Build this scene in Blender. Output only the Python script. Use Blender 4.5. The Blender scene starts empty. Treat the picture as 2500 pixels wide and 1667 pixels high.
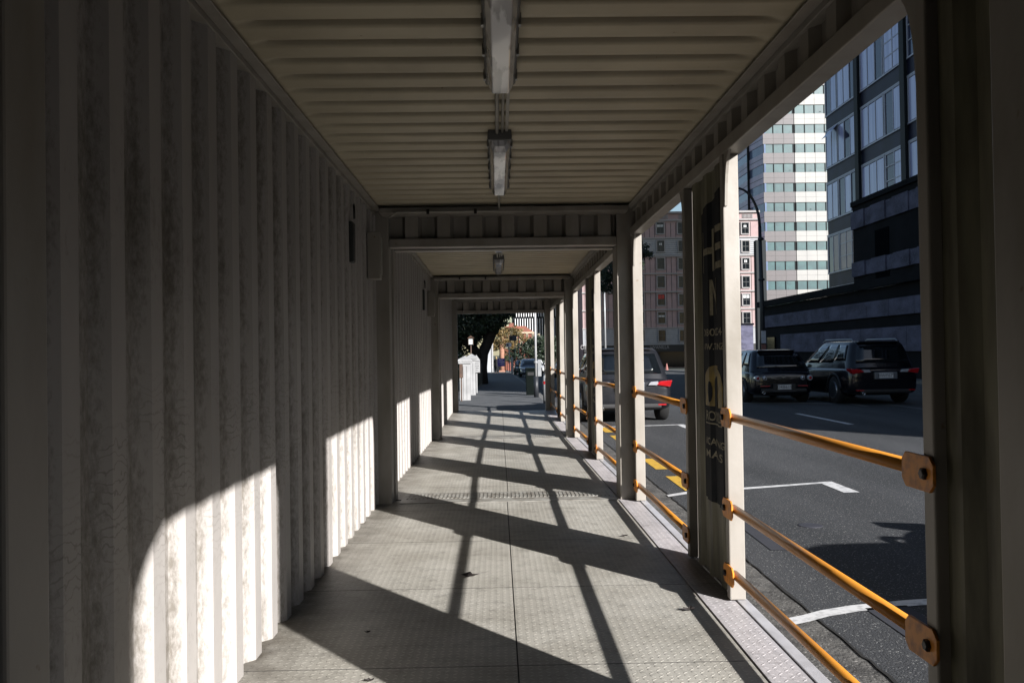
import bpy, bmesh, math, random
from mathutils import Vector, Matrix
random.seed(7)
S = bpy.context.scene
COL = S.collection
PI = math.pi

# ------------------------------------------------------------------ helpers
class MB:
    """collects geometry and links it as ONE mesh object"""
    def __init__(s): s.v = []; s.f = []; s.m = []; s.mi = 0
    def add(s, vs, fs):
        b = len(s.v); s.v += [tuple(p) for p in vs]
        s.f += [tuple(b+i for i in f) for f in fs]; s.m += [s.mi]*len(fs)
        return s
    def box(s, x0, x1, y0, y1, z0, z1):
        return s.add([(x0,y0,z0),(x1,y0,z0),(x1,y1,z0),(x0,y1,z0),(x0,y0,z1),(x1,y0,z1),(x1,y1,z1),(x0,y1,z1)],
              [(0,3,2,1),(4,5,6,7),(0,1,5,4),(1,2,6,5),(2,3,7,6),(3,0,4,7)])
    def quad(s, a, b, c, d): return s.add([a,b,c,d], [(0,1,2,3)])
    def prism(s, poly, axis, a0, a1):
        """poly: 2-D points; axis: which axis is extruded"""
        def P(p, a):
            return (a,p[0],p[1]) if axis == 'x' else (p[0],a,p[1]) if axis == 'y' else (p[0],p[1],a)
        n = len(poly)
        vs = [P(p,a0) for p in poly]+[P(p,a1) for p in poly]
        fs = [tuple(range(n))[::-1], tuple(range(n,2*n))]+[(i,(i+1)%n,n+(i+1)%n,n+i) for i in range(n)]
        return s.add(vs, fs)
    def tube(s, pts, r, n=10, cap=True):
        pts = [Vector(p) for p in pts]
        rs = r if isinstance(r, (list,tuple)) else [r]*len(pts)
        vs = []; up = None
        for i, p in enumerate(pts):
            t = (pts[min(i+1,len(pts)-1)]-pts[max(i-1,0)]).normalized()
            if up is None:
                up = Vector((0,0,1)) if abs(t.z) < .9 else Vector((1,0,0))
            a = t.cross(up).normalized(); b = a.cross(t).normalized(); up = b
            for k in range(n):
                an = 2*PI*k/n; vs.append(p+(a*math.cos(an)+b*math.sin(an))*rs[i])
        fs = [(i*n+k, i*n+(k+1)%n, (i+1)*n+(k+1)%n, (i+1)*n+k) for i in range(len(pts)-1) for k in range(n)]
        if cap: fs += [tuple(range(n))[::-1], tuple(range((len(pts)-1)*n, len(pts)*n))]
        return s.add(vs, fs)
    def lathe(s, prof, c, axis='z', n=20):
        """prof: (radius, height) pairs"""
        vs = []
        for r, h in prof:
            for k in range(n):
                a = 2*PI*k/n; u = r*math.cos(a); w = r*math.sin(a)
                q = (u,w,h) if axis == 'z' else (h,u,w) if axis == 'x' else (u,h,w)
                vs.append((c[0]+q[0],c[1]+q[1],c[2]+q[2]))
        fs = [(i*n+k, i*n+(k+1)%n, (i+1)*n+(k+1)%n, (i+1)*n+k) for i in range(len(prof)-1) for k in range(n)]
        fs += [tuple(range(n))[::-1], tuple(range((len(prof)-1)*n, len(prof)*n))]
        return s.add(vs, fs)
    def build(s, name, mat, parent=None, bevel=0, smooth=False, sub=0, seg=2):
        me = bpy.data.meshes.new(name); me.from_pydata(s.v, [], s.f)
        mats = mat if isinstance(mat, (list,tuple)) else [mat]
        for m in mats: me.materials.append(m)
        if len(mats) > 1:
            for p, i in zip(me.polygons, s.m): p.material_index = i
        bm = bmesh.new(); bm.from_mesh(me); bmesh.ops.recalc_face_normals(bm, faces=bm.faces)
        bm.to_mesh(me); bm.free()
        if smooth:
            for p in me.polygons: p.use_smooth = len(p.vertices) <= 4
        o = bpy.data.objects.new(name, me); COL.objects.link(o)
        if parent: o.parent = parent
        if bevel:
            b = o.modifiers.new('bevel', 'BEVEL'); b.width = bevel; b.segments = seg; b.limit_method = 'ANGLE'
            b.angle_limit = math.radians(35)
        if sub:
            b = o.modifiers.new('sub', 'SUBSURF'); b.levels = sub; b.render_levels = sub
        return o

def tag(o, label=None, cat=None, group=None, kind=None):
    if label: o['label'] = label
    if cat: o['category'] = cat
    if group: o['group'] = group
    if kind: o['kind'] = kind
    return o
def empty(name, loc, rz=0):
    o = bpy.data.objects.new(name, None); COL.objects.link(o); o.location = loc; o.rotation_euler = (0,0,rz)
    o.empty_display_size = .1
    return o
def copy_tree(o, parent=None):
    c = o.copy(); COL.objects.link(c)
    if parent: c.parent = parent
    for ch in [k for k in bpy.data.objects if k.parent == o]: copy_tree(ch, c)
    return c
def text_geo(s, size, bold=0):
    """flat text as (verts, faces) in its own xy plane, centred"""
    cu = bpy.data.curves.new('txt', 'FONT'); cu.body = s; cu.size = size
    cu.offset = bold*size; cu.align_x = 'CENTER'; cu.align_y = 'CENTER'; cu.resolution_u = 3
    ob = bpy.data.objects.new('txt', cu); COL.objects.link(ob)
    dg = bpy.context.evaluated_depsgraph_get(); dg.update()
    me = bpy.data.meshes.new_from_object(ob.evaluated_get(dg))
    v = [tuple(p.co) for p in me.vertices]; f = [tuple(p.vertices) for p in me.polygons]
    bpy.data.objects.remove(ob); bpy.data.curves.remove(cu); bpy.data.meshes.remove(me)
    return v, f

# ------------------------------------------------------------------ materials
KA = .80   # scales all base colours down so bounced light dims and shade deepens
def mat(name, c1, c2=None, rough=.6, metal=0, scale=8, stretch=(1,1,1), bump=0, bscale=60, lo=.35, hi=.65,
        coat=0, speck=None, spec=.5, trans=0, alpha=1, detail=6):
    m = bpy.data.materials.new(name); m.use_nodes = True
    c1 = tuple(x*KA for x in c1); c2 = tuple(x*KA for x in c2) if c2 else None
    nt = m.node_tree; N = nt.nodes; L = nt.links; b = N['Principled BSDF']
    b.inputs['Roughness'].default_value = rough; b.inputs['Metallic'].default_value = metal
    b.inputs['Specular IOR Level'].default_value = spec
    b.inputs['Coat Weight'].default_value = coat
    b.inputs['Transmission Weight'].default_value = trans
    b.inputs['Base Color'].default_value = (*c1, 1)
    g = N.new('ShaderNodeNewGeometry'); mp = N.new('ShaderNodeMapping'); mp.inputs['Scale'].default_value = stretch
    L.new(g.outputs['Position'], mp.inputs['Vector'])
    out = None
    if c2 or True:
        c2 = c2 or tuple(x*.82 for x in c1)
        n = N.new('ShaderNodeTexNoise'); n.inputs['Scale'].default_value = scale; n.inputs['Detail'].default_value = detail
        L.new(mp.outputs[0], n.inputs['Vector'])
        r = N.new('ShaderNodeMapRange'); r.inputs[1].default_value = lo; r.inputs[2].default_value = hi
        L.new(n.outputs['Fac'], r.inputs[0])
        x = N.new('ShaderNodeMix'); x.data_type = 'RGBA'; x.inputs[6].default_value = (*c1,1); x.inputs[7].default_value = (*c2,1)
        L.new(r.outputs[0], x.inputs[0]); out = x.outputs[2]
    if speck:
        sc, col, th = speck
        n = N.new('ShaderNodeTexNoise'); n.inputs['Scale'].default_value = sc; n.inputs['Detail'].default_value = 3
        L.new(g.outputs['Position'], n.inputs['Vector'])
        r = N.new('ShaderNodeMapRange'); r.inputs[1].default_value = th; r.inputs[2].default_value = th+.06
        L.new(n.outputs['Fac'], r.inputs[0])
        y = N.new('ShaderNodeMix'); y.data_type = 'RGBA'; y.inputs[7].default_value = (*col,1)
        L.new(r.outputs[0], y.inputs[0]); L.new(out, y.inputs[6]); out = y.outputs[2]
    L.new(out, b.inputs['Base Color'])
    if bump:
        n = N.new('ShaderNodeTexNoise'); n.inputs['Scale'].default_value = bscale; n.inputs['Detail'].default_value = 4
        L.new(g.outputs['Position'], n.inputs['Vector'])
        bp = N.new('ShaderNodeBump'); bp.inputs['Strength'].default_value = 1; bp.inputs['Distance'].default_value = bump
        L.new(n.outputs['Fac'], bp.inputs['Height']); L.new(bp.outputs[0], b.inputs['Normal'])
    m['out'] = 0
    return m

def nm(nt, op, a, b=None, c=None):
    n = nt.nodes.new('ShaderNodeMath'); n.operation = op
    for i, x in enumerate((a,b,c)):
        if x is None: continue
        if isinstance(x, (int,float)): n.inputs[i].default_value = x
        else: nt.links.new(x, n.inputs[i])
    return n.outputs[0]

def dirty_wall(name, c1, dirt, low_dirt=True):
    """painted corrugated steel: grime lies in patches and runs, wiped wavy marks at hip height"""
    m = mat(name, c1, tuple(x*.86 for x in c1), rough=.5, scale=3, stretch=(1,1,.3), bump=.008, bscale=4)
    nt = m.node_tree; N = nt.nodes; L = nt.links; b = N['Principled BSDF']
    base = b.inputs['Base Color'].links[0].from_socket
    g = N.new('ShaderNodeNewGeometry'); sx = N.new('ShaderNodeSeparateXYZ'); L.new(g.outputs['Position'], sx.inputs[0])
    mp = N.new('ShaderNodeMapping'); mp.inputs['Scale'].default_value = (48,48,22); L.new(g.outputs['Position'], mp.inputs[0])
    n1 = N.new('ShaderNodeTexNoise'); n1.inputs['Scale'].default_value = 1; n1.inputs['Detail'].default_value = 9
    n1.inputs['Roughness'].default_value = .75; L.new(mp.outputs[0], n1.inputs['Vector'])
    n2 = N.new('ShaderNodeTexNoise'); n2.inputs['Scale'].default_value = 1.3; n2.inputs['Detail'].default_value = 3
    L.new(g.outputs['Position'], n2.inputs['Vector'])
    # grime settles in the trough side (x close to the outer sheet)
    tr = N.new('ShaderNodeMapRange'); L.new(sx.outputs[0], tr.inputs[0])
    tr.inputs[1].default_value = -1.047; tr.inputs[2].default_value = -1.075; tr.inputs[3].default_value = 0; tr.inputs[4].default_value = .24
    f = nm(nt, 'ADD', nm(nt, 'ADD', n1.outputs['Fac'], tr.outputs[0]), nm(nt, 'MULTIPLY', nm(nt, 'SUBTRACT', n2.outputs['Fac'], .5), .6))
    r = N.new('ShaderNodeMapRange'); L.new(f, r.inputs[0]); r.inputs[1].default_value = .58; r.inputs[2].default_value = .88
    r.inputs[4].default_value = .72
    # wavy rubbed marks
    w = N.new('ShaderNodeTexWave'); w.bands_direction = 'Z'; w.inputs['Scale'].default_value = 10
    w.inputs['Distortion'].default_value = 11; w.inputs['Detail'].default_value = 3; w.inputs['Detail Scale'].default_value = 1.6
    L.new(g.outputs['Position'], w.inputs['Vector'])
    wr = N.new('ShaderNodeMapRange'); L.new(w.outputs['Fac'], wr.inputs[0]); wr.inputs[1].default_value = .86; wr.inputs[2].default_value = 1.0; wr.inputs[4].default_value = .42
    za = N.new('ShaderNodeMapRange'); L.new(sx.outputs[2], za.inputs[0]); za.inputs[1].default_value = .45; za.inputs[2].default_value = .8
    zb = N.new('ShaderNodeMapRange'); L.new(sx.outputs[2], zb.inputs[0]); zb.inputs[1].default_value = 1.3; zb.inputs[2].default_value = 1.05
    n3 = N.new('ShaderNodeTexNoise'); n3.inputs['Scale'].default_value = 3; L.new(g.outputs['Position'], n3.inputs['Vector'])
    n3r = N.new('ShaderNodeMapRange'); L.new(n3.outputs['Fac'], n3r.inputs[0]); n3r.inputs[1].default_value = .42; n3r.inputs[2].default_value = .58
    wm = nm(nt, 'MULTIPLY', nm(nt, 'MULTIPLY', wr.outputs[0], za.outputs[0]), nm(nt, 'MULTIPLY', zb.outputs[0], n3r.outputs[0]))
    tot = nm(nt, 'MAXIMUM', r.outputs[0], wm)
    # small rust pocks
    v = N.new('ShaderNodeTexVoronoi'); v.inputs['Scale'].default_value = 9; L.new(g.outputs['Position'], v.inputs['Vector'])
    vr = N.new('ShaderNodeMapRange'); L.new(v.outputs['Distance'], vr.inputs[0]); vr.inputs[1].default_value = .085; vr.inputs[2].default_value = .05
    vc = N.new('ShaderNodeSeparateColor'); L.new(v.outputs['Color'], vc.inputs[0])
    vm = nm(nt, 'MULTIPLY', vr.outputs[0], nm(nt, 'GREATER_THAN', vc.outputs[0], .72))
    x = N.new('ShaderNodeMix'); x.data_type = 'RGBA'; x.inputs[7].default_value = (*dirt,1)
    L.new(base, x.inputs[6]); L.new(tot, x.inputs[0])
    y = N.new('ShaderNodeMix'); y.data_type = 'RGBA'; y.inputs[7].default_value = (.12,.06,.03,1)
    L.new(x.outputs[2], y.inputs[6]); L.new(vm, y.inputs[0])
    L.new(y.outputs[2], b.inputs['Base Color'])
    return m

def tread(name, c1, c2, pitch=.034, dist=.0030, spread=1.0):
    """steel plate with raised lozenges in alternating directions"""
    m = mat(name, c1, c2, rough=.5, scale=2.2, lo=.3, hi=.7, speck=(70,tuple(x*.55 for x in c1),.66))
    nt = m.node_tree; N = nt.nodes; L = nt.links; b = N['Principled BSDF']
    g = N.new('ShaderNodeNewGeometry'); sx = N.new('ShaderNodeSeparateXYZ'); L.new(g.outputs['Position'], sx.inputs[0])
    X = nm(nt, 'DIVIDE', sx.outputs[0], pitch); Y = nm(nt, 'DIVIDE', sx.outputs[1], pitch*spread)
    fx = nm(nt, 'SUBTRACT', nm(nt, 'FRACT', X), .5); fy = nm(nt, 'SUBTRACT', nm(nt, 'FRACT', Y), .5)
    par = nm(nt, 'MODULO', nm(nt, 'ADD', nm(nt, 'FLOOR', X), nm(nt, 'FLOOR', Y)), 2)
    par = nm(nt, 'ABSOLUTE', par)
    sgn = nm(nt, 'SUBTRACT', nm(nt, 'MULTIPLY', par, 2), 1)
    # rotate by +-45 degrees
    u = nm(nt, 'MULTIPLY', nm(nt, 'ADD', fx, nm(nt, 'MULTIPLY', sgn, fy)), .7071)
    v = nm(nt, 'MULTIPLY', nm(nt, 'SUBTRACT', fy, nm(nt, 'MULTIPLY', sgn, fx)), .7071)
    d = nm(nt, 'ADD', nm(nt, 'POWER', nm(nt, 'DIVIDE', nm(nt,'ABSOLUTE',u), .42), 2), nm(nt, 'POWER', nm(nt, 'DIVIDE', nm(nt,'ABSOLUTE',v), .13), 2))
    r = N.new('ShaderNodeMapRange'); L.new(d, r.inputs[0]); r.inputs[1].default_value = 1; r.inputs[2].default_value = .35
    bp = N.new('ShaderNodeBump'); bp.inputs['Distance'].default_value = dist; bp.inputs['Strength'].default_value = 1
    n = N.new('ShaderNodeTexNoise'); n.inputs['Scale'].default_value = 160; L.new(g.outputs['Position'], n.inputs['Vector'])
    h = nm(nt, 'ADD', r.outputs[0], nm(nt, 'MULTIPLY', n.outputs['Fac'], .25))
    L.new(h, bp.inputs['Height']); L.new(bp.outputs[0], b.inputs['Normal'])
    # tread tops are rubbed brighter, the plate between them holds dirt; wide stains
    old0 = b.inputs['Base Color'].links[0].from_socket
    n5 = N.new('ShaderNodeTexNoise'); n5.inputs['Scale'].default_value = 11; n5.inputs['Detail'].default_value = 9; n5.inputs['Roughness'].default_value = .7
    L.new(g.outputs['Position'], n5.inputs['Vector'])
    r5 = N.new('ShaderNodeMapRange'); L.new(n5.outputs['Fac'], r5.inputs[0]); r5.inputs[1].default_value = .5; r5.inputs[2].default_value = .72; r5.inputs[3].default_value = 1.0; r5.inputs[4].default_value = .62
    fac = nm(nt, 'MULTIPLY', r5.outputs[0], nm(nt, 'ADD', .88, nm(nt, 'MULTIPLY', r.outputs[0], .35)))
    mul = N.new('ShaderNodeVectorMath'); mul.operation = 'SCALE'; L.new(old0, mul.inputs[0]); L.new(fac, mul.inputs['Scale'])
    L.new(mul.outputs[0], b.inputs['Base Color'])
    # grime along the wall foot
    e = N.new('ShaderNodeMapRange'); L.new(sx.outputs[0], e.inputs[0]); e.inputs[1].default_value = -.72; e.inputs[2].default_value = -1.04
    n2 = N.new('ShaderNodeTexNoise'); n2.inputs['Scale'].default_value = 7; n2.inputs['Detail'].default_value = 8; L.new(g.outputs['Position'], n2.inputs['Vector'])
    ef = nm(nt, 'MULTIPLY', e.outputs[0], nm(nt, 'MULTIPLY', n2.outputs['Fac'], 1.5))
    old = b.inputs['Base Color'].links[0].from_socket
    x = N.new('ShaderNodeMix'); x.data_type = 'RGBA'; x.inputs[7].default_value = (.07,.06,.045,1)
    L.new(old, x.inputs[6]); L.new(ef, x.inputs[0]); L.new(x.outputs[2], b.inputs['Base Color'])
    return m

M = {}
M['wall'] = dirty_wall('wall_paint', (.475,.445,.415), (.075,.062,.04))
M['paint'] = mat('steel_paint', (.365,.335,.295), (.25,.225,.185), bump=.003, bscale=7, rough=.45, scale=5, stretch=(1,1,.4), lo=.4, hi=.75, speck=(14,(.16,.10,.06),.72))
M['roof'] = mat('roof_paint', (.57,.50,.355), (.44,.38,.27), bump=.006, bscale=5, rough=.55, scale=2.5, lo=.35, hi=.75, speck=(26,(.25,.19,.12),.74))
M['stub'] = mat('stub_paint_shaded', (.24,.225,.15), (.085,.078,.05), rough=.55, scale=6, stretch=(2,2,.35), lo=.38, hi=.68)  # same paint as the posts, its unlit olive put into the colour
M['plate'] = tread('floor_tread', (.60,.575,.51), (.41,.385,.33))
M['strip'] = tread('strip_tread', (.74,.70,.71), (.56,.53,.53), pitch=.036, dist=.0016)
M['ramp'] = mat('ramp_steel', (.42,.41,.37), (.22,.2,.17), rough=.45, scale=9)
M['sill'] = mat('sill_paint', (.66,.65,.67), (.5,.49,.5), rough=.4, scale=6)
M['under'] = mat('floor_under', (.03,.03,.028), rough=.9)
M['orange'] = mat('rail_paint', (.66,.27,.035), (.60,.235,.03), rough=.4, scale=3, lo=.4, hi=.8, coat=.08, speck=(60,(.10,.05,.03),.72))
M['tab'] = mat('tab_paint', (.90,.34,.035), (.42,.14,.03), rough=.45, scale=26, lo=.46, hi=.74)
M['bolt'] = mat('bolt_steel', (.035,.03,.03), rough=.4, metal=.6)
M['navy'] = mat('sign_navy', (.007,.010,.016), (.016,.018,.022), rough=.7, scale=12, spec=.2)
M['letter'] = mat('sign_letter', (.38,.34,.23), (.18,.155,.10), rough=.6, scale=30, lo=.45, hi=.7)
M['signyellow'] = mat('sign_yellow', (.32,.22,.02), (.15,.105,.02), rough=.5, scale=20)
M['lightbase'] = mat('batten_grey', (.16,.16,.155), rough=.5)
M['diffuser'] = mat('batten_diffuser', (.92,.92,.95), (.5,.5,.52), rough=.12, scale=3, stretch=(6,1,1), coat=.6, lo=.48, hi=.54)
M['clip'] = mat('batten_clip', (.3,.3,.29), rough=.35, metal=.7)
M['black'] = mat('black_plastic', (.015,.015,.016), rough=.5)
M['conduit'] = mat('conduit_grey', (.4,.38,.33), rough=.5)
M['asphalt'] = mat('asphalt', (.052,.055,.060), (.026,.029,.033), rough=.9, scale=1.6, stretch=(1,.16,1), bump=.010, bscale=110, speck=(75,(.24,.24,.23),.62), detail=10)
M['path'] = mat('path_asphalt', (.10,.105,.11), (.065,.07,.075), rough=.9, scale=2, bump=.004, bscale=120, speck=(90,(.15,.15,.15),.64))
M['gutter'] = mat('gutter_concrete', (.13,.125,.115), (.05,.048,.045), rough=.95, scale=9, bump=.01, bscale=55, speck=(60,(.25,.24,.22),.62))
M['ground'] = mat('ground', (.06,.065,.05), (.03,.04,.025), rough=1, scale=1.5)
M['white_line'] = mat('road_white', (.72,.72,.72), (.35,.35,.35), rough=.7, scale=18, lo=.47, hi=.70)
M['yellow_line'] = mat('road_yellow', (.70,.42,.04), (.4,.24,.04), rough=.7, scale=14, lo=.5, hi=.75)
M['patch'] = mat('road_patch', (.035,.037,.048), rough=.85, scale=3)
M['iron'] = mat('cast_iron', (.07,.07,.085), rough=.6, metal=.3)
M['kerb'] = mat('kerb_stone', (.22,.21,.2), (.12,.12,.11), rough=.9, scale=5)
M['white'] = mat('white_paint', (.40,.40,.40), (.31,.31,.31), rough=.5, scale=4)
M['brown'] = mat('brown_wood', (.10,.055,.035), (.05,.03,.02), rough=.6, scale=9)
M['lantern'] = mat('lantern_glass', (.6,.63,.62), rough=.3)
M['railing'] = mat('railing_steel', (.05,.055,.055), rough=.5, metal=.4)
M['leaf'] = mat('leaf_dark', (.030,.050,.022), (.012,.024,.012), rough=.55, scale=1.2)
M['leaf2'] = mat('leaf_mid', (.05,.09,.03), (.025,.045,.018), rough=.55, scale=1.2)
M['leafy'] = mat('leaf_autumn', (.22,.14,.045), (.08,.075,.03), rough=.6, scale=1.5)
M['deadleaf'] = mat('leaf_dead', (.03,.022,.02), rough=.7)
M['bark'] = mat('bark', (.035,.028,.022), (.018,.015,.012), rough=.9, scale=5, bump=.02, bscale=12)
M['brick'] = mat('brick_render', (.42,.305,.30), (.36,.265,.26), rough=.85, scale=1.2)
M['trim'] = mat('cream_trim', (.36,.345,.34), rough=.8)
M['siding'] = mat('white_siding', (.44,.45,.47), (.38,.39,.41), rough=.8, scale=2)
M['pane'] = mat('window_glass', (.010,.013,.016), rough=.1, spec=.2)
M['frame'] = mat('window_frame', (.035,.04,.04), rough=.5)
M['framew'] = mat('window_frame_white', (.6,.6,.58), rough=.5)
M['redblind'] = mat('red_blind', (.5,.05,.035), rough=.7)
M['paleblind'] = mat('pale_blind', (.55,.56,.56), rough=.7)
M['towerw'] = mat('tower_white', (.33,.33,.315), (.30,.30,.29), rough=.55, scale=.6)
M['towerg'] = mat('tower_dim_facet', (.105,.095,.10), (.092,.085,.088), rough=.5, scale=.6)  # grey facet: its weaker sunlight put into the colour
M['towerb'] = mat('tower_side_shade', (.52,.50,.64), (.42,.42,.55), rough=.5, scale=.5)  # bluish cast of the shaded side put into the colour
M['teal'] = mat('teal_glass', (.006,.035,.04), (.003,.012,.016), rough=.12, scale=.45, lo=.45, hi=.55, spec=.25)
M['tealblind'] = mat('teal_blind', (.025,.095,.10), (.015,.06,.07), rough=.4, scale=.8)
M['sideglass'] = mat('side_glass', (.16,.22,.34), (.12,.16,.25), rough=.15, scale=.4)
M['joint'] = mat('panel_joint', (.05,.05,.05), rough=.8)
M['navyspandrel'] = mat('navy_spandrel', (.018,.020,.055), (.008,.009,.025), spec=.2, rough=.5, scale=.9)
M['steelw'] = mat('mullion', (.50,.51,.62), rough=.4)  # purple cast of shade mixed into the frame colour
M['curtain'] = mat('curtain_shade_tint', (.62,.64,.95), (.40,.42,.68), rough=.2, scale=1.6, stretch=(1,3,.15), coat=.3)  # purple-blue of shade and sky put into the curtain colour
M['glassd'] = mat('dark_glass', (.02,.025,.045), (.05,.06,.11), rough=.06, scale=.5)
M['pinkrefl'] = mat('pink_reflection', (.34,.22,.24), (.2,.14,.18), rough=.3, scale=1)  # pink reflection painted as a panel colour
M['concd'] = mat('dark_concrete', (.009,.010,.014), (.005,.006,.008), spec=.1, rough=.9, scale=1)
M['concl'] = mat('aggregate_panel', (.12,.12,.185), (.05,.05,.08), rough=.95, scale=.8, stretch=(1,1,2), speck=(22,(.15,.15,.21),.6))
M['redbrick'] = mat('red_brick', (.24,.075,.05), (.17,.055,.04), rough=.85, scale=1)
M['redroof'] = mat('red_roof', (.27,.085,.05), (.19,.07,.045), rough=.7, scale=2)
M['cream'] = mat('cream_stone', (.52,.46,.33), rough=.8)
M['fin'] = mat('white_fin', (.82,.82,.82), rough=.5)
M['finback'] = mat('fin_back', (.012,.017,.020), rough=.6, spec=.2)
M['pole'] = mat('galv_pole', (.34,.35,.36), rough=.4, metal=.2)
M['darkpole'] = mat('dark_pole', (.025,.028,.034), rough=.5)
M['green'] = mat('green_pole', (.03,.10,.085), rough=.5)
M['yellowp'] = mat('yellow_pole', (.55,.42,.06), rough=.5)
M['signwhite'] = mat('sign_white', (.68,.68,.74), rough=.4)
M['purple'] = mat('purple_hoarding', (.07,.05,.33), (.05,.035,.24), rough=.5)
M['stone'] = mat('terracotta', (.40,.20,.13), (.28,.14,.09), rough=.8)
M['tyre'] = mat('tyre_rubber', (.012,.012,.012), rough=.85)
M['rim'] = mat('alloy', (.35,.38,.42), rough=.3, metal=.8)
M['carglass'] = mat('car_glass', (.006,.008,.010), rough=.04, coat=.5)
M['carblack'] = mat('car_black', (.004,.0045,.008), rough=.22, coat=.5, spec=.3)
M['carnavy'] = mat('car_navy', (.004,.005,.009), rough=.2, coat=.5, spec=.3)
M['cargrey'] = mat('car_grey', (.016,.017,.021), (.011,.012,.015), rough=.3, metal=0, coat=.25, spec=.3)
M['carsilver'] = mat('car_silver', (.20,.23,.29), rough=.3, metal=.5, coat=1)
M['carwhite'] = mat('car_white', (.72,.72,.72), rough=.3, coat=1)
M['trimblack'] = mat('car_trim', (.014,.014,.015), rough=.6)
M['chrome'] = mat('chrome', (.75,.76,.8), rough=.12, metal=1)
M['redlamp'] = mat('red_lens', (.42,.010,.014), rough=.12, coat=1)
M['clearlamp'] = mat('clear_lens', (.65,.66,.7), rough=.1, coat=1, metal=.4)
M['plateW'] = mat('number_plate', (.68,.68,.68), rough=.5)
M['ink'] = mat('black_ink', (.012,.012,.012), rough=.6)
M['skin'] = mat('skin', (.5,.3,.22), rough=.6)
M['coat'] = mat('black_coat', (.012,.013,.015), rough=.8)
M['hair'] = mat('blond_hair', (.5,.36,.16), rough=.6)
M['cone'] = mat('cone_orange', (.30,.12,.10), rough=.5)
M['binm'] = mat('bin_green', (.004,.007,.006), rough=.9, spec=.1)

# ------------------------------------------------------------------ ground
def gz(y): return -.15-.011*max(0, min(y,230)-30)
def sheet(name, m, x0, x1, y0, y1, dz, label=None, cat=None, kind='structure', thick=0):
    b = MB(); ys = sorted(set([y0,y1]+[t for t in (30,230) if y0 < t < y1]))
    for a, c in zip(ys, ys[1:]):
        if thick:
            b.add([(x0,a,gz(a)-thick),(x1,a,gz(a)-thick),(x1,c,gz(c)-thick),(x0,c,gz(c)-thick),
                   (x0,a,gz(a)+dz),(x1,a,gz(a)+dz),(x1,c,gz(c)+dz),(x0,c,gz(c)+dz)],
                  [(0,3,2,1),(4,5,6,7),(0,1,5,4),(1,2,6,5),(2,3,7,6),(3,0,4,7)])
        else: b.quad((x0,a,gz(a)+dz),(x1,a,gz(a)+dz),(x1,c,gz(c)+dz),(x0,c,gz(c)+dz))
    return tag(b.build(name, m), label, cat, kind=kind)
sheet('ground', M['ground'], -1500,1500,-1500,1500,-.012)
sheet('road', M['asphalt'], 1.68, 17.2, -60, 230, 0)
sheet('gutter', M['gutter'], 1.20, 1.678, -60, 230, -.003)
tag(MB().box(-1.4,1.24,19.85,30,-.16,-.035).build('footpath', M['path']), kind='structure')
fb = MB(); fb.add([(-1.4,30.001,-.16),(1.24,30.001,-.16),(1.24,150,gz(150)-.02),(-1.4,150,gz(150)-.02),
    (-1.4,30.001,-.035),(1.24,30.001,-.035),(1.24,150,gz(150)+.115),(-1.4,150,gz(150)+.115)],
    [(0,3,2,1),(4,5,6,7),(0,1,5,4),(1,2,6,5),(2,3,7,6),(3,0,4,7)])
tag(fb.build('footpath', M['path']), kind='structure')
sheet('kerb', M['kerb'], 1.245, 1.40, 20.0, 150, .105, thick=.05)
sheet('pavement', M['path'], 17.35, 19.0, -60, 150, .11, thick=.1)
sheet('kerb', M['kerb'], 17.2, 17.35, -60, 150, .115, thick=.1)

rs_ = random.Random(21); b = MB(); y = 2.0; px_ = 1.68; w_ = .012
while y < 22:
    y2 = y+rs_.uniform(.05,.16); p2 = 1.683+rs_.uniform(-.007,.007); w2 = rs_.uniform(.003,.011)
    b.quad((px_-w_,y,-.15+.003),(px_+w_,y,-.15+.003),(p2+w2,y2,-.15+.003),(p2-w2,y2,-.15+.003)); y, px_, w_ = y2, p2, w2
tag(b.build('road_crack', mat('crack',(.008,.008,.008),rough=1)), kind='structure')
def marking(pts, m, name, label, cat='road marking', group=None):
    b = MB(); b.add([(x,y,gz(y)+.004) for x,y in pts], [tuple(range(len(pts)))])
    return tag(b.build(name, m), kind='structure')
W_ = M['white_line']
def lat(x0,x1,y0,y1,w=.1): return [(x0,y0-w/2),(x1,y1-w/2),(x1,y1+w/2),(x0,y0+w/2)]
b = MB()
xs = [1.50,1.62,1.75,1.95,2.3,2.8,3.5]; ysx = [4.56,4.62,4.70,4.78,4.86,4.92,4.95]
for i in range(6):
    b.quad((xs[i],ysx[i]-.05,gz(0)+.004),(xs[i+1],ysx[i+1]-.05,gz(0)+.004),(xs[i+1],ysx[i+1]+.06,gz(0)+.004),(xs[i],ysx[i]+.06,gz(0)+.004))
tag(b.build('parking_line', W_), kind='structure')
b = MB(); z = gz(0)+.004
b.quad((1.66,8.55,z),(1.9,8.72,z),(1.9,8.84,z),(1.66,8.66,z)).quad((1.9,8.72,z),(3.42,9.22,z),(3.58,9.36,z),(1.9,8.84,z))
b.quad((3.42,8.62,z),(3.58,8.62,z),(3.58,9.35,z),(3.42,9.22,z))
tag(b.build('parking_line', W_), kind='structure')
b = MB().quad((1.8,16.5,z),(3.5,16.8,z),(3.6,16.95,z),(1.8,16.65,z)).quad((3.45,16.1,z),(3.6,16.1,z),(3.6,16.9,z),(3.45,16.8,z))
tag(b.build('parking_line', W_), kind='structure')
b = MB()
for k in range(-6, 20):
    y0 = 16.3+k*9.5; b.quad((6.58,y0,gz(y0)+.004),(6.70,y0,gz(y0)+.004),(6.70,y0+3,gz(y0+3)+.004),(6.58,y0+3,gz(y0+3)+.004))
tag(b.build('lane_line', W_), kind='structure')
b = MB()
for k in range(7):
    y0 = 8.9+k*1.65; b.quad((1.90,y0,z),(2.12,y0,z),(2.12,y0+1.05,z),(1.90,y0+1.05,z))
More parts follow.
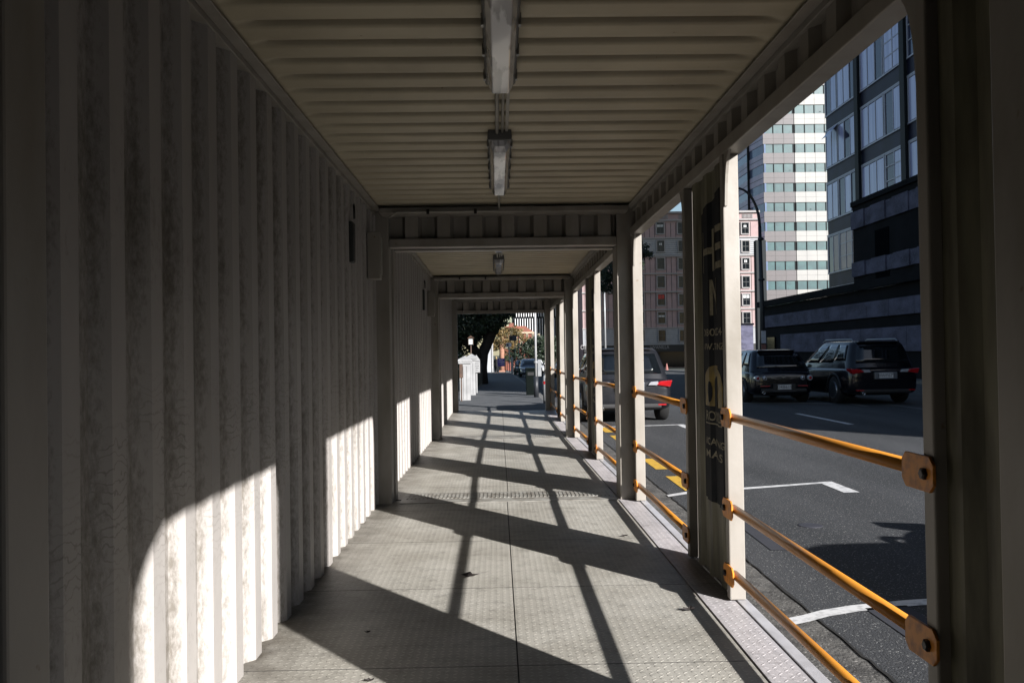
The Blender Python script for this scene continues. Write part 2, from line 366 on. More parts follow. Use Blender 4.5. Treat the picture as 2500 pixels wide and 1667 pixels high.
tag(b.build('kerbside_line', M['yellow_line']), kind='structure')
b = MB().quad((6.4,23.4,z),(9.3,22.2,z),(9.3,22.5,z),(6.4,23.85,z)).quad((9.0,21.3,z),(9.14,21.3,z),(9.14,24.2,z),(9.0,24.2,z)).quad((9.8,19.5,z),(9.9,19.5,z),(9.9,22,z),(9.8,22,z))  # first quad paints a sunlit strip pale; the others are worn lines
tag(b.build('sun_strip_lines', mat('worn_sunlit_white',(.25,.25,.24),(.1,.1,.1),scale=20,rough=.8)), kind='structure')
b = MB().quad((1.93,6.2,z),(2.12,6.2,z),(2.15,7.35,z),(1.95,7.35,z)).quad((2.0,4.0,z),(2.25,4.0,z),(2.25,4.82,z),(2.0,4.78,z))
tag(b.build('road_patch', M['patch']), kind='structure')
tag(MB().lathe([(.095,0),(.095,.004),(.08,.006)], (2.52,7.05,gz(0)), n=28).build('manhole_cover', M['iron']),
    'small round iron utility cover set flush in the grey roadway', 'utility cover')

# ------------------------------------------------------------------ covered walkway containers
PITCH = .272
def corr(y, off=2.71-.09):
    """0 at crest (towards the walkway), 1 at trough; flat crest .09, slope .046, trough .09, slope .046"""
    u = (y-off) % PITCH
    if u < .09: return 0
    if u < .136: return (u-.09)/.046
    if u < .226: return 1
    return 1-(u-.226)/.046
def corr_breaks(y0, y1, off=2.71-.09):
    out = [y0]; k = math.floor((y0-off)/PITCH)-1
    while True:
        base = off+k*PITCH
        for d in (0,.09,.136,.226):
            t = base+d
            if t > y1: break
            if y0+1e-4 < t < y1-1e-4: out.append(t)
        if base > y1: break
        k += 1
    return sorted(set(out))+[y1]
def corr_wall(y0, y1, z0, z1, x, depth, th=.004, off=2.71-.09):
    """sheet whose crest lies at x, trough at x+depth"""
    b = MB(); ys = corr_breaks(y0, y1, off); s = 1 if depth > 0 else -1
    n = len(ys); vs = []
    for dx in (0, th*s):
        for zz in (z0, z1):
            for y in ys: vs.append((x+corr(y,off)*depth+dx, y, zz))
    fs = []
    for i in range(n-1):
        fs.append((i,i+1,n+i+1,n+i)); fs.append((2*n+i,3*n+i,3*n+i+1,2*n+i+1))
        fs.append((i,2*n+i,2*n+i+1,i+1)); fs.append((n+i,n+i+1,3*n+i+1,3*n+i))
    fs.append((0,n,3*n,2*n)); fs.append((n-1,3*n-1,4*n-1,2*n-1))
    return b.add(vs, fs)
CL = 6.06
STUB_OFF = 2.98
def stub_x(y): return 1.200+.018*corr(y, STUB_OFF)

def sign_geo(rows, cy):
    """text wrapped over the corrugated stub panel; returns verts, faces. Reading direction: towards -y (seen from inside)"""
    bm = bmesh.new()
    for s, zc, h, wid, dy in rows:
        v, f = text_geo(s, 1.0, .012)
        x0 = min(p[0] for p in v); x1 = max(p[0] for p in v); y0 = min(p[1] for p in v); y1 = max(p[1] for p in v)
        vv = [bm.verts.new((0, cy+dy-((p[0]-x0)/(x1-x0)-.5)*wid, zc+((p[1]-y0)/(y1-y0)-.5)*h)) for p in v]
        for q in f:
            try: bm.faces.new([vv[i] for i in q])
            except ValueError: pass
    return bm
def cut_and_wrap(bm, dx):
    for t in corr_breaks(2.83, 3.70, STUB_OFF)[1:-1]:
        bmesh.ops.bisect_plane(bm, geom=bm.verts[:]+bm.edges[:]+bm.faces[:], plane_co=(0,t,0), plane_no=(0,1,0))
    for v in bm.verts: v.co.x = stub_x(v.co.y)+dx
def bm_obj(name, bm, m, parent):
    me = bpy.data.meshes.new(name); bm.to_mesh(me); bm.free(); me.materials.append(m)
    o = bpy.data.objects.new(name, me); COL.objects.link(o); o.parent = parent
    return o

def gusset(y, sgn, parent):
    pts = [(y,2.30),(y+sgn*.13,2.30)]
    for k in range(1,8):
        a = k/8*PI/2
        pts.append((y+sgn*(.13-.118*math.sin(a)), 2.30-.27*(1-math.cos(a))))
    pts.append((y+sgn*.008,2.02)); pts.append((y,2.02))
    MB().prism(pts,'x',1.172,1.186).build('gusset', M['paint'], parent)

def make_container():
    t = empty('covered_walkway', (0,0,0))
    MB().box(-1.085,-.93,0,.16,-.12,2.57).build('corner_post', M['paint'], t, .008)
    MB().box(-1.085,-.93,CL-.16,CL,-.12,2.57).build('corner_post', M['paint'], t, .008)
    MB().box(1.05,1.258,0,.16,-.12,2.57).build('corner_post', M['paint'], t, .008)
    MB().box(1.05,1.258,CL-.16,CL,-.12,2.57).build('corner_post', M['paint'], t, .008)
    corr_wall(.162, CL-.162, -.005, 2.50, -1.045, -.042).build('corrugated_wall', M['wall'], t)
    # little wavy flat ledge where the sheet meets the top rail + rails
    MB().box(-1.10,-1.038,.162,CL-.162,2.502,2.575).box(-1.038,-.985,.162,CL-.162,2.528,2.534).build('top_rail', M['paint'], t, .004)
    MB().box(1.185,1.262,.162,CL-.162,2.502,2.575).box(1.13,1.185,.162,CL-.162,2.528,2.534).build('top_rail', M['paint'], t, .004)
    MB().box(-1.10,-1.088,.162,CL-.162,-.12,.10).build('bottom_rail', M['paint'], t)
    # roof sheet: cross ribs that die out before the rails
    b = MB(); rp = .212; xs = [-1.10,-1.0,-.93,-.84,-.5,0,.5,.98,1.07,1.14,1.262]
    amp = [0,0,.3,1,1,1,1,1,.3,0,0]
    ys = [.0]; k = 0
    y = .02
    prof = []
    while y < CL-rp:
        prof += [(y,0),(y+.08,0.0),(y+.116,.01),(y+.126,.12),(y+.133,.5),(y+.140,.9),(y+.149,1),(y+.172,1),(y+.181,.9),(y+.188,.5),(y+.195,.12),(y+.205,.01)]; y += rp
    prof = [(0,0)]+prof+[(CL,0)]
    n = len(prof); vs = []
    for zz in (2.552, 2.557):
        for y, a in prof:
            for xx, am in zip(xs, amp): vs.append((xx, y, zz+.088*a*am))
    m_ = len(xs); fs = []
    for l in (0,1):
        for i in range(n-1):
            for j in range(m_-1):
                q = (l*n*m_+i*m_+j, l*n*m_+i*m_+j+1, l*n*m_+(i+1)*m_+j+1, l*n*m_+(i+1)*m_+j)
                fs.append(q if l else q[::-1])
    b.add(vs, fs).build('roof_sheet', M['roof'], t, smooth=True)
    # header frames at both ends
    for ya, s in ((.05,1),(CL-.05,-1)):
        def bx(y0,y1): return (min(ya+s*y0, ya+s*y1), max(ya+s*y0, ya+s*y1))
        y0,y1 = bx(0,.30); MB().box(-.985,1.13,y0,y1,2.485,2.53).build('header_beam', M['paint'], t, .005)
        y0,y1 = bx(.0,.12); MB().box(-.928,1.048,y0,y1,2.215,2.29).build('header_beam', M['paint'], t, .006)
        hp = MB(); x = -.928; k = 0; vs = []; pr = []
        while x < 1.048:
            pr += [(x,0),(x+.11,0),(x+.14,1),(x+.25,1)]; x += .28
        pr = [(min(p,1.048),q) for p,q in pr]+[(1.048,0)]
        for th in (0,.004):
            for zz in (2.2905,2.4845):
                for px, q in pr: vs.append((px, ya+s*(.03+.07*q)+th, zz))
        n = len(pr); fs = [(i,i+1,n+i+1,n+i) for i in range(n-1)]+[(2*n+i,3*n+i,3*n+i+1,2*n+i+1) for i in range(n-1)]
        hp.add(vs, fs).build('header_panel', M['paint'], t)
    # right side: upper band, beam, posts, panels
    corr_wall(.162, CL-.162, 2.362, 2.5015, 1.200, .036, off=STUB_OFF).build('upper_panel', M['paint'], t)
    MB().box(1.168,1.258,.162,CL-.162,2.288,2.361).build('side_beam', M['paint'], t, .006)
    corr_wall(.162, .66, .0, 2.287, 1.200, .036, off=STUB_OFF+.05).build('near_panel', M['stub'], t)
    st = corr_wall(2.835, 3.695, .0, 2.287, 1.200, .018, off=STUB_OFF).build('stub_panel', M['stub'], t)
    MB().box(1.2,1.24,5.822,CL-.162,0,2.287).build('infill_panel', M['paint'], t)
    for y0 in (.66,2.77,3.70,5.76):
        MB().box(1.165,1.247,y0,y0+.06,.012,2.2875).build('opening_post', M['paint'], t, .006)
    gusset(.722,1,t); gusset(2.768,-1,t); gusset(3.762,1,t); gusset(5.758,-1,t)
    # painted sign on the stub panel
    bm = bmesh.new()
    q = [bm.verts.new(p) for p in ((0,2.88,.43),(0,3.46,.43),(0,3.46,2.08),(0,2.88,2.17))]
    bm.faces.new(q); cut_and_wrap(bm, -.0025)
    sg = bm_obj('painted_sign', bm, M['navy'], t)
    sg['label'] = 'dark navy painted advertisement with pale letters running over the corrugations'
    for row in [('HE',1.845,.235,.42,0),('N',1.58,.20,.17,-.02),('0800C4',1.385,.042,.40,0),('WW.TC.NZ',1.305,.036,.46,0),
                   ('ROYAL',.915,.055,.32,0),('NCANING',.77,.04,.42,0),('MARS',.70,.045,.36,0)]:
        bm = sign_geo([row], 3.17); cut_and_wrap(bm, -.005); bm_obj('sign_lettering', bm, M['letter'], sg)
    bm = bmesh.new()
    def arch(w, z0, z1, cy):
        pts = [(cy-w/2,z0),(cy+w/2,z0)]+[(cy+w/2*math.cos(a), z1-w*.3+w*.3*math.sin(a)) for a in [PI*k/14 for k in range(15)]]
        bm.faces.new([bm.verts.new((0,p[0],p[1])) for p in pts])
    arch(.40,.97,1.20,3.17); cut_and_wrap(bm, -.005); bm_obj('sign_emblem', bm, M['signyellow'], sg)
    bm = bmesh.new(); arch(.12,.97,1.14,3.13)
    bm.faces.new([bm.verts.new((0,3.25+.03*math.cos(a),1.05+.06*math.sin(a))) for a in [2*PI*k/14 for k in range(14)]])
    cut_and_wrap(bm, -.0072); bm_obj('sign_emblem_mark', bm, M['navy'], sg)
    bm = bmesh.new()
    for (a,b_,c,d) in ((2.99,3.0,.875,.96),(3.34,3.35,.875,.96),(2.99,3.35,.868,.875)):
        bm.faces.new([bm.verts.new(p) for p in ((0,a,c),(0,b_,c),(0,b_,d),(0,a,d))])
    cut_and_wrap(bm, -.005); bm_obj('sign_border', bm, M['letter'], sg)
    # handrails
    for (ya, yb) in ((.70,2.80),(3.74,5.79)):
        for zc in (.94,.477,.143):
            r = MB().tube([(1.189,ya+.022,zc),(1.189,yb-.032,zc)], .0215, 20).build('handrail', M['orange'], t, smooth=True)
            for yc, s in ((ya,1),(yb,-1)):
                y0, y1 = yc-s*.055, yc+s*.125; c = .022
                lo, hi = min(y0,y1), max(y0,y1); h = .049
                poly = [(lo+c,zc-h),(hi-c,zc-h),(hi,zc-h+c),(hi,zc+h-c),(hi-c,zc+h),(lo+c,zc+h),(lo,zc+h-c),(lo,zc-h+c)]
                MB().prism(poly,'x',1.154,1.1635).build('bracket', M['tab'], r, .002)
                MB().lathe([(.017,0),(.017,-.008),(.012,-.012)], (1.1538,yc-s*.01,zc), 'x', 6).build('bolt', M['bolt'], r)
    # floor: two columns of tread plates with open joints, edge strip, sill
    cuts = [.004,.74,1.94,3.14,4.34,5.54,CL-.002]
    for a, c in zip(cuts, cuts[1:]):
        for xa, xb in ((-1.083,.062),(.068,1.026)):
            fp = MB().quad((xa,a+.0025,0),(xb,a+.0025,0),(xb,c-.0025,0),(xa,c-.0025,0)); fp.mi = 1
            fp.box(xa,xb,a+.0025,c-.0025,-.012,-.0004); fp.build('floor_plate', [M['plate'],M['under']], t)
    MB().box(-1.083,1.255,0,CL,-.115,-.013).build('floor_frame', M['under'], t)
    MB().box(1.034,1.199,.002,CL-.002,-.0125,.004).build('edge_strip', M['strip'], t, .002)
    MB().box(1.201,1.258,.002,CL-.002,-.118,.010).build('sill_rail', M['sill'], t, .004)
    rb = MB().box(-.88,1.02,-.20,.36,.0005,.0045)
    x = -.84
    while x < .99: rb.box(x,x+.014,.02,.30,.0045,.0085); x += .036
    rb.build('ribbed_threshold', M['ramp'], t)
    return t

cont = make_container()
Y0 = 1.66
conts = [cont]
for k in range(4): conts.append(copy_tree(cont))
order = [(1,Y0,0,0),(0,Y0-CL-.03,0,0),(2,Y0+CL+.03,0,-.05),(3,Y0+2*(CL+.03),-.05,-.02),(9,Y0-2*(CL+.03),0,0)]  # the last is an added passage blocking light from behind
labs = {9:'unseen beige container passage added two lengths behind the viewpoint, boarded to block light', 0:'beige steel container passage directly behind the viewpoint', 1:'beige steel container passage nearest the viewer, with orange rails and two strip lights overhead',
        2:'beige container passage in the middle, beyond the first header beam', 3:'farthest beige container passage, opening onto the footpath and gate pillars'}
for c, (idx, y, za, zb) in zip(conts, order):
    c.location = (0 if idx in (0,1,9) else .012*(idx-1), y, za); c.rotation_euler = (math.atan((zb-za)/CL),0,0)
    tag(c, labs[idx], 'covered walkway', 'container passages joined end to end')

for c, spans in ((conts[1],((.722,2.768),)),(conts[4],((.722,2.768),(3.762,5.758)))):  # added boards close unseen openings to keep sunlight out
    for a_, b_ in spans: MB().box(1.21,1.225,a_,b_,.012,2.286).build('light_block_board', M['stub'], c)
pts = [(3.762,.012),(4.03,.012),(4.03,1.98)]+[(4.03+.30*(1-math.cos(a)),1.98+.305*math.sin(a)) for a in [PI/2*k/8 for k in range(1,9)]]+[(3.762,2.285)]
MB().prism(pts,'x',1.21,1.222).build('light_block_board', M['stub'], conts[1])  # added board, shaped to trim the sun patch on the left wall
# strip lights
def make_light(ln=1.5):
    t = empty('ceiling_light', (0,0,0))
    MB().prism([(-.066,.12),(-.07,.075),(-.062,.062),(.062,.062),(.07,.075),(.066,.12)],'y',0,ln).build('light_body', M['lightbase'], t, .004)
    b = MB(); prof = [(-.060,.062),(-.055,.036),(-.036,.004),(.036,.004),(.055,.036),(.060,.062)]
    vs = []; st = [(.02,.75),(.07,1),(ln-.07,1),(ln-.02,.75)]
    for y, s in st:
        for px, pz in prof: vs.append((px*s, y, .062-(.062-pz)*(s if s == 1 else .6)))
    n = 6; fs = [(i*n+k,i*n+k+1,(i+1)*n+k+1,(i+1)*n+k) for i in range(3) for k in range(5)]+[(0,1,2,3,4,5),(23,22,21,20,19,18)]
    b.add(vs, fs).build('diffuser', M['diffuser'], t, .004)
    for k in range(5):
        for s in (-1,1):
            y = .12+k*(ln-.24)/4
            MB().box(min(s*.064,s*.074),max(s*.064,s*.074),y-.014,y+.014,.048,.092).build('clip', M['clip'], t)
    return t
light = make_light()
ll = ['grey strip light on the ceiling cut by the top edge of the photo','second grey strip light along the ceiling, just before the first header beam',
      'small strip light peeping below the first header beam','strip light on the middle passage ceiling, just before the second header beam',
      'first strip light in the farthest passage, hidden behind the second header beam', 'last strip light near the exit, behind the second header beam']
for i, (y, zc) in enumerate(((2.42,2.552),(4.92,2.552),(8.45,2.545),(10.95,2.525),(14.7,2.50),(16.8,2.51))):
    o = light if i == 0 else copy_tree(light)
    o.location = (.03,y,zc-.12); tag(o, ll[i], 'strip light', 'strip lights along the ceiling')
# conduit runs
def conduit(y0, yb, zc, label):
    t = empty('conduit', (.03,y0,zc))
    for dx, rr, dz in ((-.015,.010,-.018),(.015,.007,-.014)):
        MB().tube([(dx,0,dz),(dx,1.01,dz)], rr, 8).build('pipe', M['conduit'], t, smooth=True)
    MB().box(.032,.048,0,1.01,-.012,-.004).build('cable_tray', M['conduit'], t)
    e = yb-y0-.02
    MB().tube([(0,2.5,-.03),(0,e,-.03),(0,e,-.065),(-.86,e,-.065),(-.93,e,-.11)], .009, 8).build('pipe', M['conduit'], t)
    for x in (-.2,-.6): MB().box(x-.012,x+.012,e-.01,e+.014,-.085,-.045).build('saddle', M['bolt'], t)
    tag(t, label, 'conduit', 'cable conduits between strip lights')
conduit(3.91, 7.36, 2.552, 'thin grey conduit linking the first two ceiling lights and turning along the first header')
conduit(9.95, 13.44, 2.515, 'thin grey conduit by the middle passage lights, turning along the second header')

# switch gear on the left wall
def wallbox(y, zc, lab1, lab2):
    t = empty('junction_box', (-1.03,y,zc))
    MB().box(-.03,.015,-.05,.05,-.15,.14).build('housing', M['railing'], t, .01)
    MB().tube([(.02,-.02,.16),(.02,-.02,.24),(.01,.03,.27),(.0,.10,.25)], .008, 8).build('cable', M['black'], t, smooth=True)
    tag(t, lab1, 'junction box', 'boxes on the left wall')
    u = empty('switch_box', (-1.01,y+.85,zc))
    MB().box(-.03,.07,-.07,.07,-.20,.18).build('housing', M['paint'], u, .006)
    MB().box(.07,.078,-.05,.05,-.16,.14).build('cover', M['conduit'], u, .002)
    tag(u, lab2, 'switch box', 'switch boxes by the end posts')
wallbox(6.25, 2.10, 'narrow black box with cable high on the left wall near the first header', 'beige steel switch box beside the left post of the first header')
wallbox(12.3, 2.06, 'tiny black box high on the left wall of the middle passage', 'beige switch box beside the left post of the second header')

# dead leaves on the floor
def leaf(x, y, rz, sc, label):
    b = MB(); pts = []
    for k in range(12):
        a = 2*PI*k/12; r = (.035 if k % 2 else .055)*sc*(1+.35*math.sin(3*k+rz)); pts.append((x+r*math.cos(a+rz)*1.2, y+r*math.sin(a+rz), .010+.014*sc*abs(math.sin(2.3*k+rz))))
    b.add([(x,y,.005)]+pts, [(0,i+1,(i+1)%12+1) for i in range(12)])
    tag(b.build('dead_leaf', M['deadleaf']), label, 'leaf', 'dead leaves on the floor')
leaf(-.185,5.03,.4,.9,'curled dark leaf in the middle of the floor beside the rail shadow')
leaf(.925,4.30,1.2,.55,'small dark leaf on the right, close to the light edge strip')
leaf(.865,6.05,2.2,.35,'tiny dark leaf near the right edge strip, second opening')
leaf(-.62,4.05,2.9,.22,'tiny dark speck of leaf on the shaded floor, left of centre')
leaf(-.52,3.45,.9,.3,'small leaf scrap on the sunny floor at the bottom left')

# ------------------------------------------------------------------ vehicles
def car(name, L, W, H, style, paint, loc, rz, label, plate=None, group='cars in the street', roofrails=False, rearlamp='suv', mirrors=True):
    """rear at y=0, nose at y=L, origin under rear centre"""
    t = empty(name, loc, rz); w = W/2
    gc = .19 if style != 'suv' else .22
    belt = {'suv':.98,'hatch':.90,'sedan':.90}[style]*H/{'suv':1.66,'hatch':1.48,'sedan':1.42}[style]
    # lower body: loft along y
    if style == 'suv':   stn = [(0,.80,.42,belt-.10),(.05,.90,.30,belt-.02),(.22,.975,gc+.02,belt),(.8,1,gc,belt),(L*.5,1,gc,belt-.01),(L*.68,1,gc,belt-.03),(L*.76,.99,gc,belt-.06),(L*.9,.95,gc,belt-.15),(L*.965,.86,gc+.05,belt-.27),(L,.70,gc+.13,belt-.40)]
    elif style == 'hatch': stn = [(0,.74,.36,belt-.16),(.06,.88,.27,belt-.05),(.25,.97,gc,belt),(.8,1,gc,belt+.01),(L*.5,1,gc,belt-.02),(L*.68,1,gc,belt-.05),(L*.76,.99,gc,belt-.09),(L*.9,.94,gc,belt-.18),(L*.965,.85,gc+.05,belt-.27),(L,.68,gc+.12,belt-.40)]
    else: stn = [(0,.76,.38,belt-.14),(.06,.88,.28,belt-.04),(.3,.96,gc,belt),(.9,1,gc,belt+.01),(L*.5,1,gc,belt-.02),(L*.66,1,gc,belt-.04),(L*.74,.99,gc,belt-.07),(L*.9,.95,gc,belt-.17),(L*.965,.86,gc+.04,belt-.26),(L,.72,gc+.12,belt-.38)]
    b = MB(); vs = []
    for (y, s, z0, z1) in stn:
        ww = w*s; h = z1-z0
        ring = [(-ww*.86,z0),(-ww*.985,z0+.07),(-ww,z0+h*.38),(-ww*.995,z0+h*.70),(-ww*.955,z1-.03),(-ww*.84,z1),(0,z1+.025),(ww*.84,z1),(ww*.955,z1-.03),(ww*.995,z0+h*.70),(ww,z0+h*.38),(ww*.985,z0+.07),(ww*.86,z0),(0,z0-.01)]
        for px, pz in ring: vs.append((px, y, pz))
    n = 14; fs = [(i*n+k, i*n+(k+1)%n, (i+1)*n+(k+1)%n, (i+1)*n+k) for i in range(len(stn)-1) for k in range(n)]
    fs += [tuple(range(n)), tuple(range((len(stn)-1)*n, len(stn)*n))[::-1]]
    b.add(vs, fs).build('body', paint, t, smooth=True, sub=2)
    # greenhouse
    if style == 'suv': yb0, yb1, yt0, yt1 = .10, L*.74, .36, L*.50
    elif style == 'hatch': yb0, yb1, yt0, yt1 = .12, L*.75, .62, L*.50
    else: yb0, yb1, yt0, yt1 = .62, L*.74, 1.35, L*.52
    wb, wt = w*.93, w*.72; zb = belt-.04; zt = H
    gv = []; lev = [(0,0),(.08,.02),(.55,.42),(.86,.84),(.97,1.0)]
    def corner(fr):  # fr 0..1 up the greenhouse with roof crown
        k = min(1, fr/.92); e = k**1.0
        return (yb0+(yt0-yb0)*e, yb1+(yt1-yb1)*e, wb+(wt-wb)*(k**1.25))
    for fr in (0,.25,.5,.75,.92):
        a, c, ww = corner(fr); zz = zb+(zt-zb)*fr*1.0
        for px, py in ((-ww*.93,a),(-ww,a+.10),(-ww,(a+c)/2),(-ww,c-.16),(-ww*.90,c),(0,c+.05),(ww*.90,c),(ww,c-.16),(ww,(a+c)/2),(ww,a+.10),(ww*.93,a),(0,a-.035)):
            gv.append((px,py,zz))
    a, c, ww = corner(.92)
    for px, py in ((-ww*.80,a+.13),(-ww*.86,a+.2),(-ww*.86,(a+c)/2),(-ww*.86,c-.28),(-ww*.8,c-.18),(0,c-.15),(ww*.8,c-.18),(ww*.86,c-.28),(ww*.86,(a+c)/2),(ww*.86,a+.2),(ww*.80,a+.13),(0,a+.10)):
        gv.append((px,py,zt))
    n = 12; fs = [(i*n+k, i*n+(k+1)%n, (i+1)*n+(k+1)%n, (i+1)*n+k) for i in range(5) for k in range(n)]+[tuple(range(5*n,6*n))]
    MB().add(gv, fs).build('cabin', paint, t, smooth=True, sub=1)
    # glass laid just proud of the cabin faces
    def wpanel(fn, us, vs_, off, nm_, m=M['carglass']):
        P = []; nu, nv = 7, 5
        for j in range(nv):
            for i in range(nu):
                u = us[0]+(us[1]-us[0])*i/(nu-1); v = vs_[0]+(vs_[1]-vs_[0])*j/(nv-1); P.append(fn(u,v,off))
        f_ = [(j*nu+i,j*nu+i+1,(j+1)*nu+i+1,(j+1)*nu+i) for j in range(nv-1) for i in range(nu-1)]
        o = MB().add(P, f_).build(nm_, m, t, smooth=True)
        sd = o.modifiers.new('s','SOLIDIFY'); sd.thickness = .006; sd.offset = 0
        return o
    def rear(u, v, off):
        a, c, ww = corner(v); return (u*ww*.98, a-.022-off+.03*u*u*1.2, zb+(zt-zb)*v)
    def frontf(u, v, off):
        a, c, ww = corner(v); return (u*ww*.94, c+.03+off-.045*u*u, zb+(zt-zb)*v)
    def side(s):
        def f(u, v, off):
            a, c, ww = corner(v); return (s*(ww+.004+off), a+.12+(c-.18-a-.12)*u, zb+(zt-zb)*v)
        return f
    wpanel(rear, (-.84,.84), (.2,.80), .012, 'rear_window')
    wpanel(frontf, (-.86,.86), (.14,.86), .006, 'windscreen')
    for s in (-1,1):
        wpanel(side(s), (.07,.30), (.28,.84), .0, 'side_window'); wpanel(side(s), (.33,.62), (.2,.86), .0, 'side_window'); wpanel(side(s), (.65,.93), (.18,.82), .0, 'side_window')
        if mirrors: MB().box(min(s*w*.97,s*(w+.13)), max(s*w*.97,s*(w+.13)), L*.66, L*.66+.10, belt+.0, belt+.13).build('wing_mirror', paint, t, .03)
    # wheels
    wr = .31 if style != 'suv' else .36
    for yy in (L*.20, L*.81):
        for s in (-1,1):
            c0 = (s*(w-.11), yy, wr)
            wh = MB().lathe([(wr*.62,-.105),(wr*.93,-.11),(wr,-.07),(wr,.07),(wr*.93,.11),(wr*.62,.105)], c0, 'x', 28).build('wheel', M['tyre'], t, smooth=True)
            rm = MB(); cx = s*(w-.11)+s*.108
            rm.lathe([(wr*.62,-.03),(wr*.64,.004),(wr*.57,.006),(wr*.55,-.03)], (cx,yy,wr), 'x', 24)
            rm.lathe([(.05,-.03),(.05,.0),(.03,.008)], (cx,yy,wr), 'x', 12)
            for k in range(7):
                an = 2*PI*k/7; d = Vector((0,math.cos(an),math.sin(an))); pz = Vector((0,-d.z,d.y))
                p0 = Vector((cx-.008,yy,wr))+d*.03; p1 = Vector((cx-.008,yy,wr))+d*wr*.59
                rm.add([p0-pz*.02,p0+pz*.02,p1+pz*.014,p1-pz*.014]+[q+Vector((-s*.02,0,0)) for q in (p0-pz*.02,p0+pz*.02,p1+pz*.014,p1-pz*.014)],
                       [(0,1,2,3),(7,6,5,4),(0,4,5,1),(2,6,7,3),(1,5,6,2),(3,7,4,0)])
            rm.build('rim', M['rim'], wh)
            MB().lathe([(wr*1.13,-.16),(wr*1.13,.012),(wr*1.0,.012)], (s*(w-.012) if s>0 else s*(w-.012), yy, wr), 'x', 28).build('wheel_arch', M['trimblack'], t) if False else None
            ar = MB(); k0 = [(wr*1.17*math.cos(a), wr*1.17*math.sin(a)) for a in [PI*i/16-.12 for i in range(17)]]
            ar.tube([(s*(w*.985), yy+p[0], wr+p[1]*.98) for p in k0], .028, 8); ar.build('wheel_arch', M['trimblack'], t, smooth=True)
    # rear details
    yb = -.012
    bz = .42
    MB().box(-w*.70,w*.70,-.035,.10,bz-.12,bz-.02).build('rear_bumper', M['trimblack'], t, .03)
    pz = .66 if style == 'suv' and plate != None and rearlamp == 'suv' else .50
    if style == 'suv': pz = .74
    if style == 'hatch': pz = .44
    pl = MB().box(-.18,.18,-.060,-.046,pz-.062,pz+.062).build('number_plate', M['plateW'], t, .004)
    if style == 'suv':
        MB().box(-.29,.29,-.045,.02,pz-.085,pz+.085).build('plate_recess', M['rim'], t, .01)
    else:
        MB().box(-.30,.30,-.045,.02,pz-.10,pz+.085).build('plate_recess', M['trimblack'], t, .01)
    if plate:
        v, f = text_geo(plate, .115)
        MB().add([(p[0]*1.0, -.0615, pz+p[1]) for p in v], f).build('plate_lettering', M['ink'], pl)
    if rearlamp == 'suv':
        for s in (-1,1):
            zl = belt-.10
            poly = [(s*w*.55,zl-.03),(s*w*.90,zl-.08),(s*w*.95,zl+.06),(s*w*.68,zl+.04)]
            l = MB().prism(poly,'y',-.02,.30).build('tail_lamp', M['redlamp'], t, .02)
            MB().prism([(s*w*.40,zl-.035),(s*w*.60,zl-.04),(s*w*.63,zl+.04),(s*w*.46,zl+.03)],'y',-.045,.05).build('reverse_lens', M['clearlamp'], l, .008)
            MB().box(min(s*w*.62,s*w*.8),max(s*w*.62,s*w*.8),-.04,.05,.36,.39).build('reflector', M['redlamp'], t, .005)
        MB().box(-.32,.32,-.05,-.02,pz+.11,pz+.135).build('chrome_strip', M['chrome'], t, .005)
    elif rearlamp == 'round':
        for s in (-1,1):
            for q, xx in enumerate((.80,.58)):
                r_ = .075 if q == 0 else .062
                l = MB().lathe([(r_,.20),(r_,-.0),(r_*.85,-.022)], (s*w*xx,-.005,belt-.20), 'y', 20).build('tail_lamp', M['clearlamp'], t, smooth=False)
                MB().lathe([(r_*.5,-.01),(r_*.5,-.034),(r_*.3,-.040)], (s*w*xx,-.005,belt-.20), 'y', 16).build('lens', M['redlamp'] if (q == 0) else M['chrome'], l)
            MB().box(min(s*w*.42,s*w*.72),max(s*w*.42,s*w*.72),-.04,.05,.455,.48).build('reflector', M['redlamp'], t, .005)
        MB().lathe([(.05,-.0),(.055,-.02),(.04,-.015)], (0,.03,belt-.19), 'y', 16).build('badge', M['chrome'], t)
        MB().box(-w*.36,w*.36,-.055,-.04,.325,.338).build('chrome_strip', M['chrome'], t)
    ex = MB().lathe([(.034,.2),(.038,-.035),(.030,-.035),(.028,.1)], (-w*.62,-.01,.30), 'y', 16).build('exhaust_pipe', M['chrome'], t, smooth=True)
    MB().tube([(.0,-.02+.02,belt+.06),(-.22,.01+.035,belt+.12)], .008, 6).build('wiper', M['trimblack'], t)
    if style != 'sedan':
        a, c, ww = corner(.92)
        MB().box(-ww*.8,ww*.8,a-.06,a+.18,zt-.055,zt-.02).build('spoiler', paint, t, .015)
    if roofrails:
        for s in (-1,1):
            MB().tube([(s*wt*.86,.5,zt-.04),(s*wt*.86,.6,zt+.035),(s*wt*.86,L*.46,zt+.035),(s*wt*.86,L*.5,zt-.02)], .016, 8).build('roof_rail', M['rim'], t, smooth=True)
    # front details
    for s in (-1,1):
        MB().prism([(s*w*.46,belt-.32),(s*w*.88,belt-.30),(s*w*.92,belt-.17),(s*w*.6,belt-.22)],'y',L-.26,L-.04).build('headlight', M['clearlamp'], t, .015)
    MB().box(-w*.42,w*.42,L-.1,L+.012,belt-.40,belt-.29).build('grille', M['trimblack'], t, .01)
    fp = MB().box(-.18,.18,L+.02,L+.03,.40,.52).build('number_plate', M['plateW'], t, .003)
    MB().box(-w*.55,w*.55,L-.1,L+.02,.28,.385).build('lower_grille', M['trimblack'], t, .01)
    tag(t, label, 'car', group)
    return t
car('parked_car', 4.5, 1.80, 1.52, 'suv', M['cargrey'], (2.62,17.3,gz(17)), 0, 'grey sport utility car at the near kerb, red lamp beside the white post', None)
car('parked_car', 4.1, 1.74, 1.44, 'hatch', M['carnavy'], (7.55,22.9,gz(22)), 0, 'small black hatchback with round tail lamps and plate DRB619', 'DRB619', rearlamp='round')
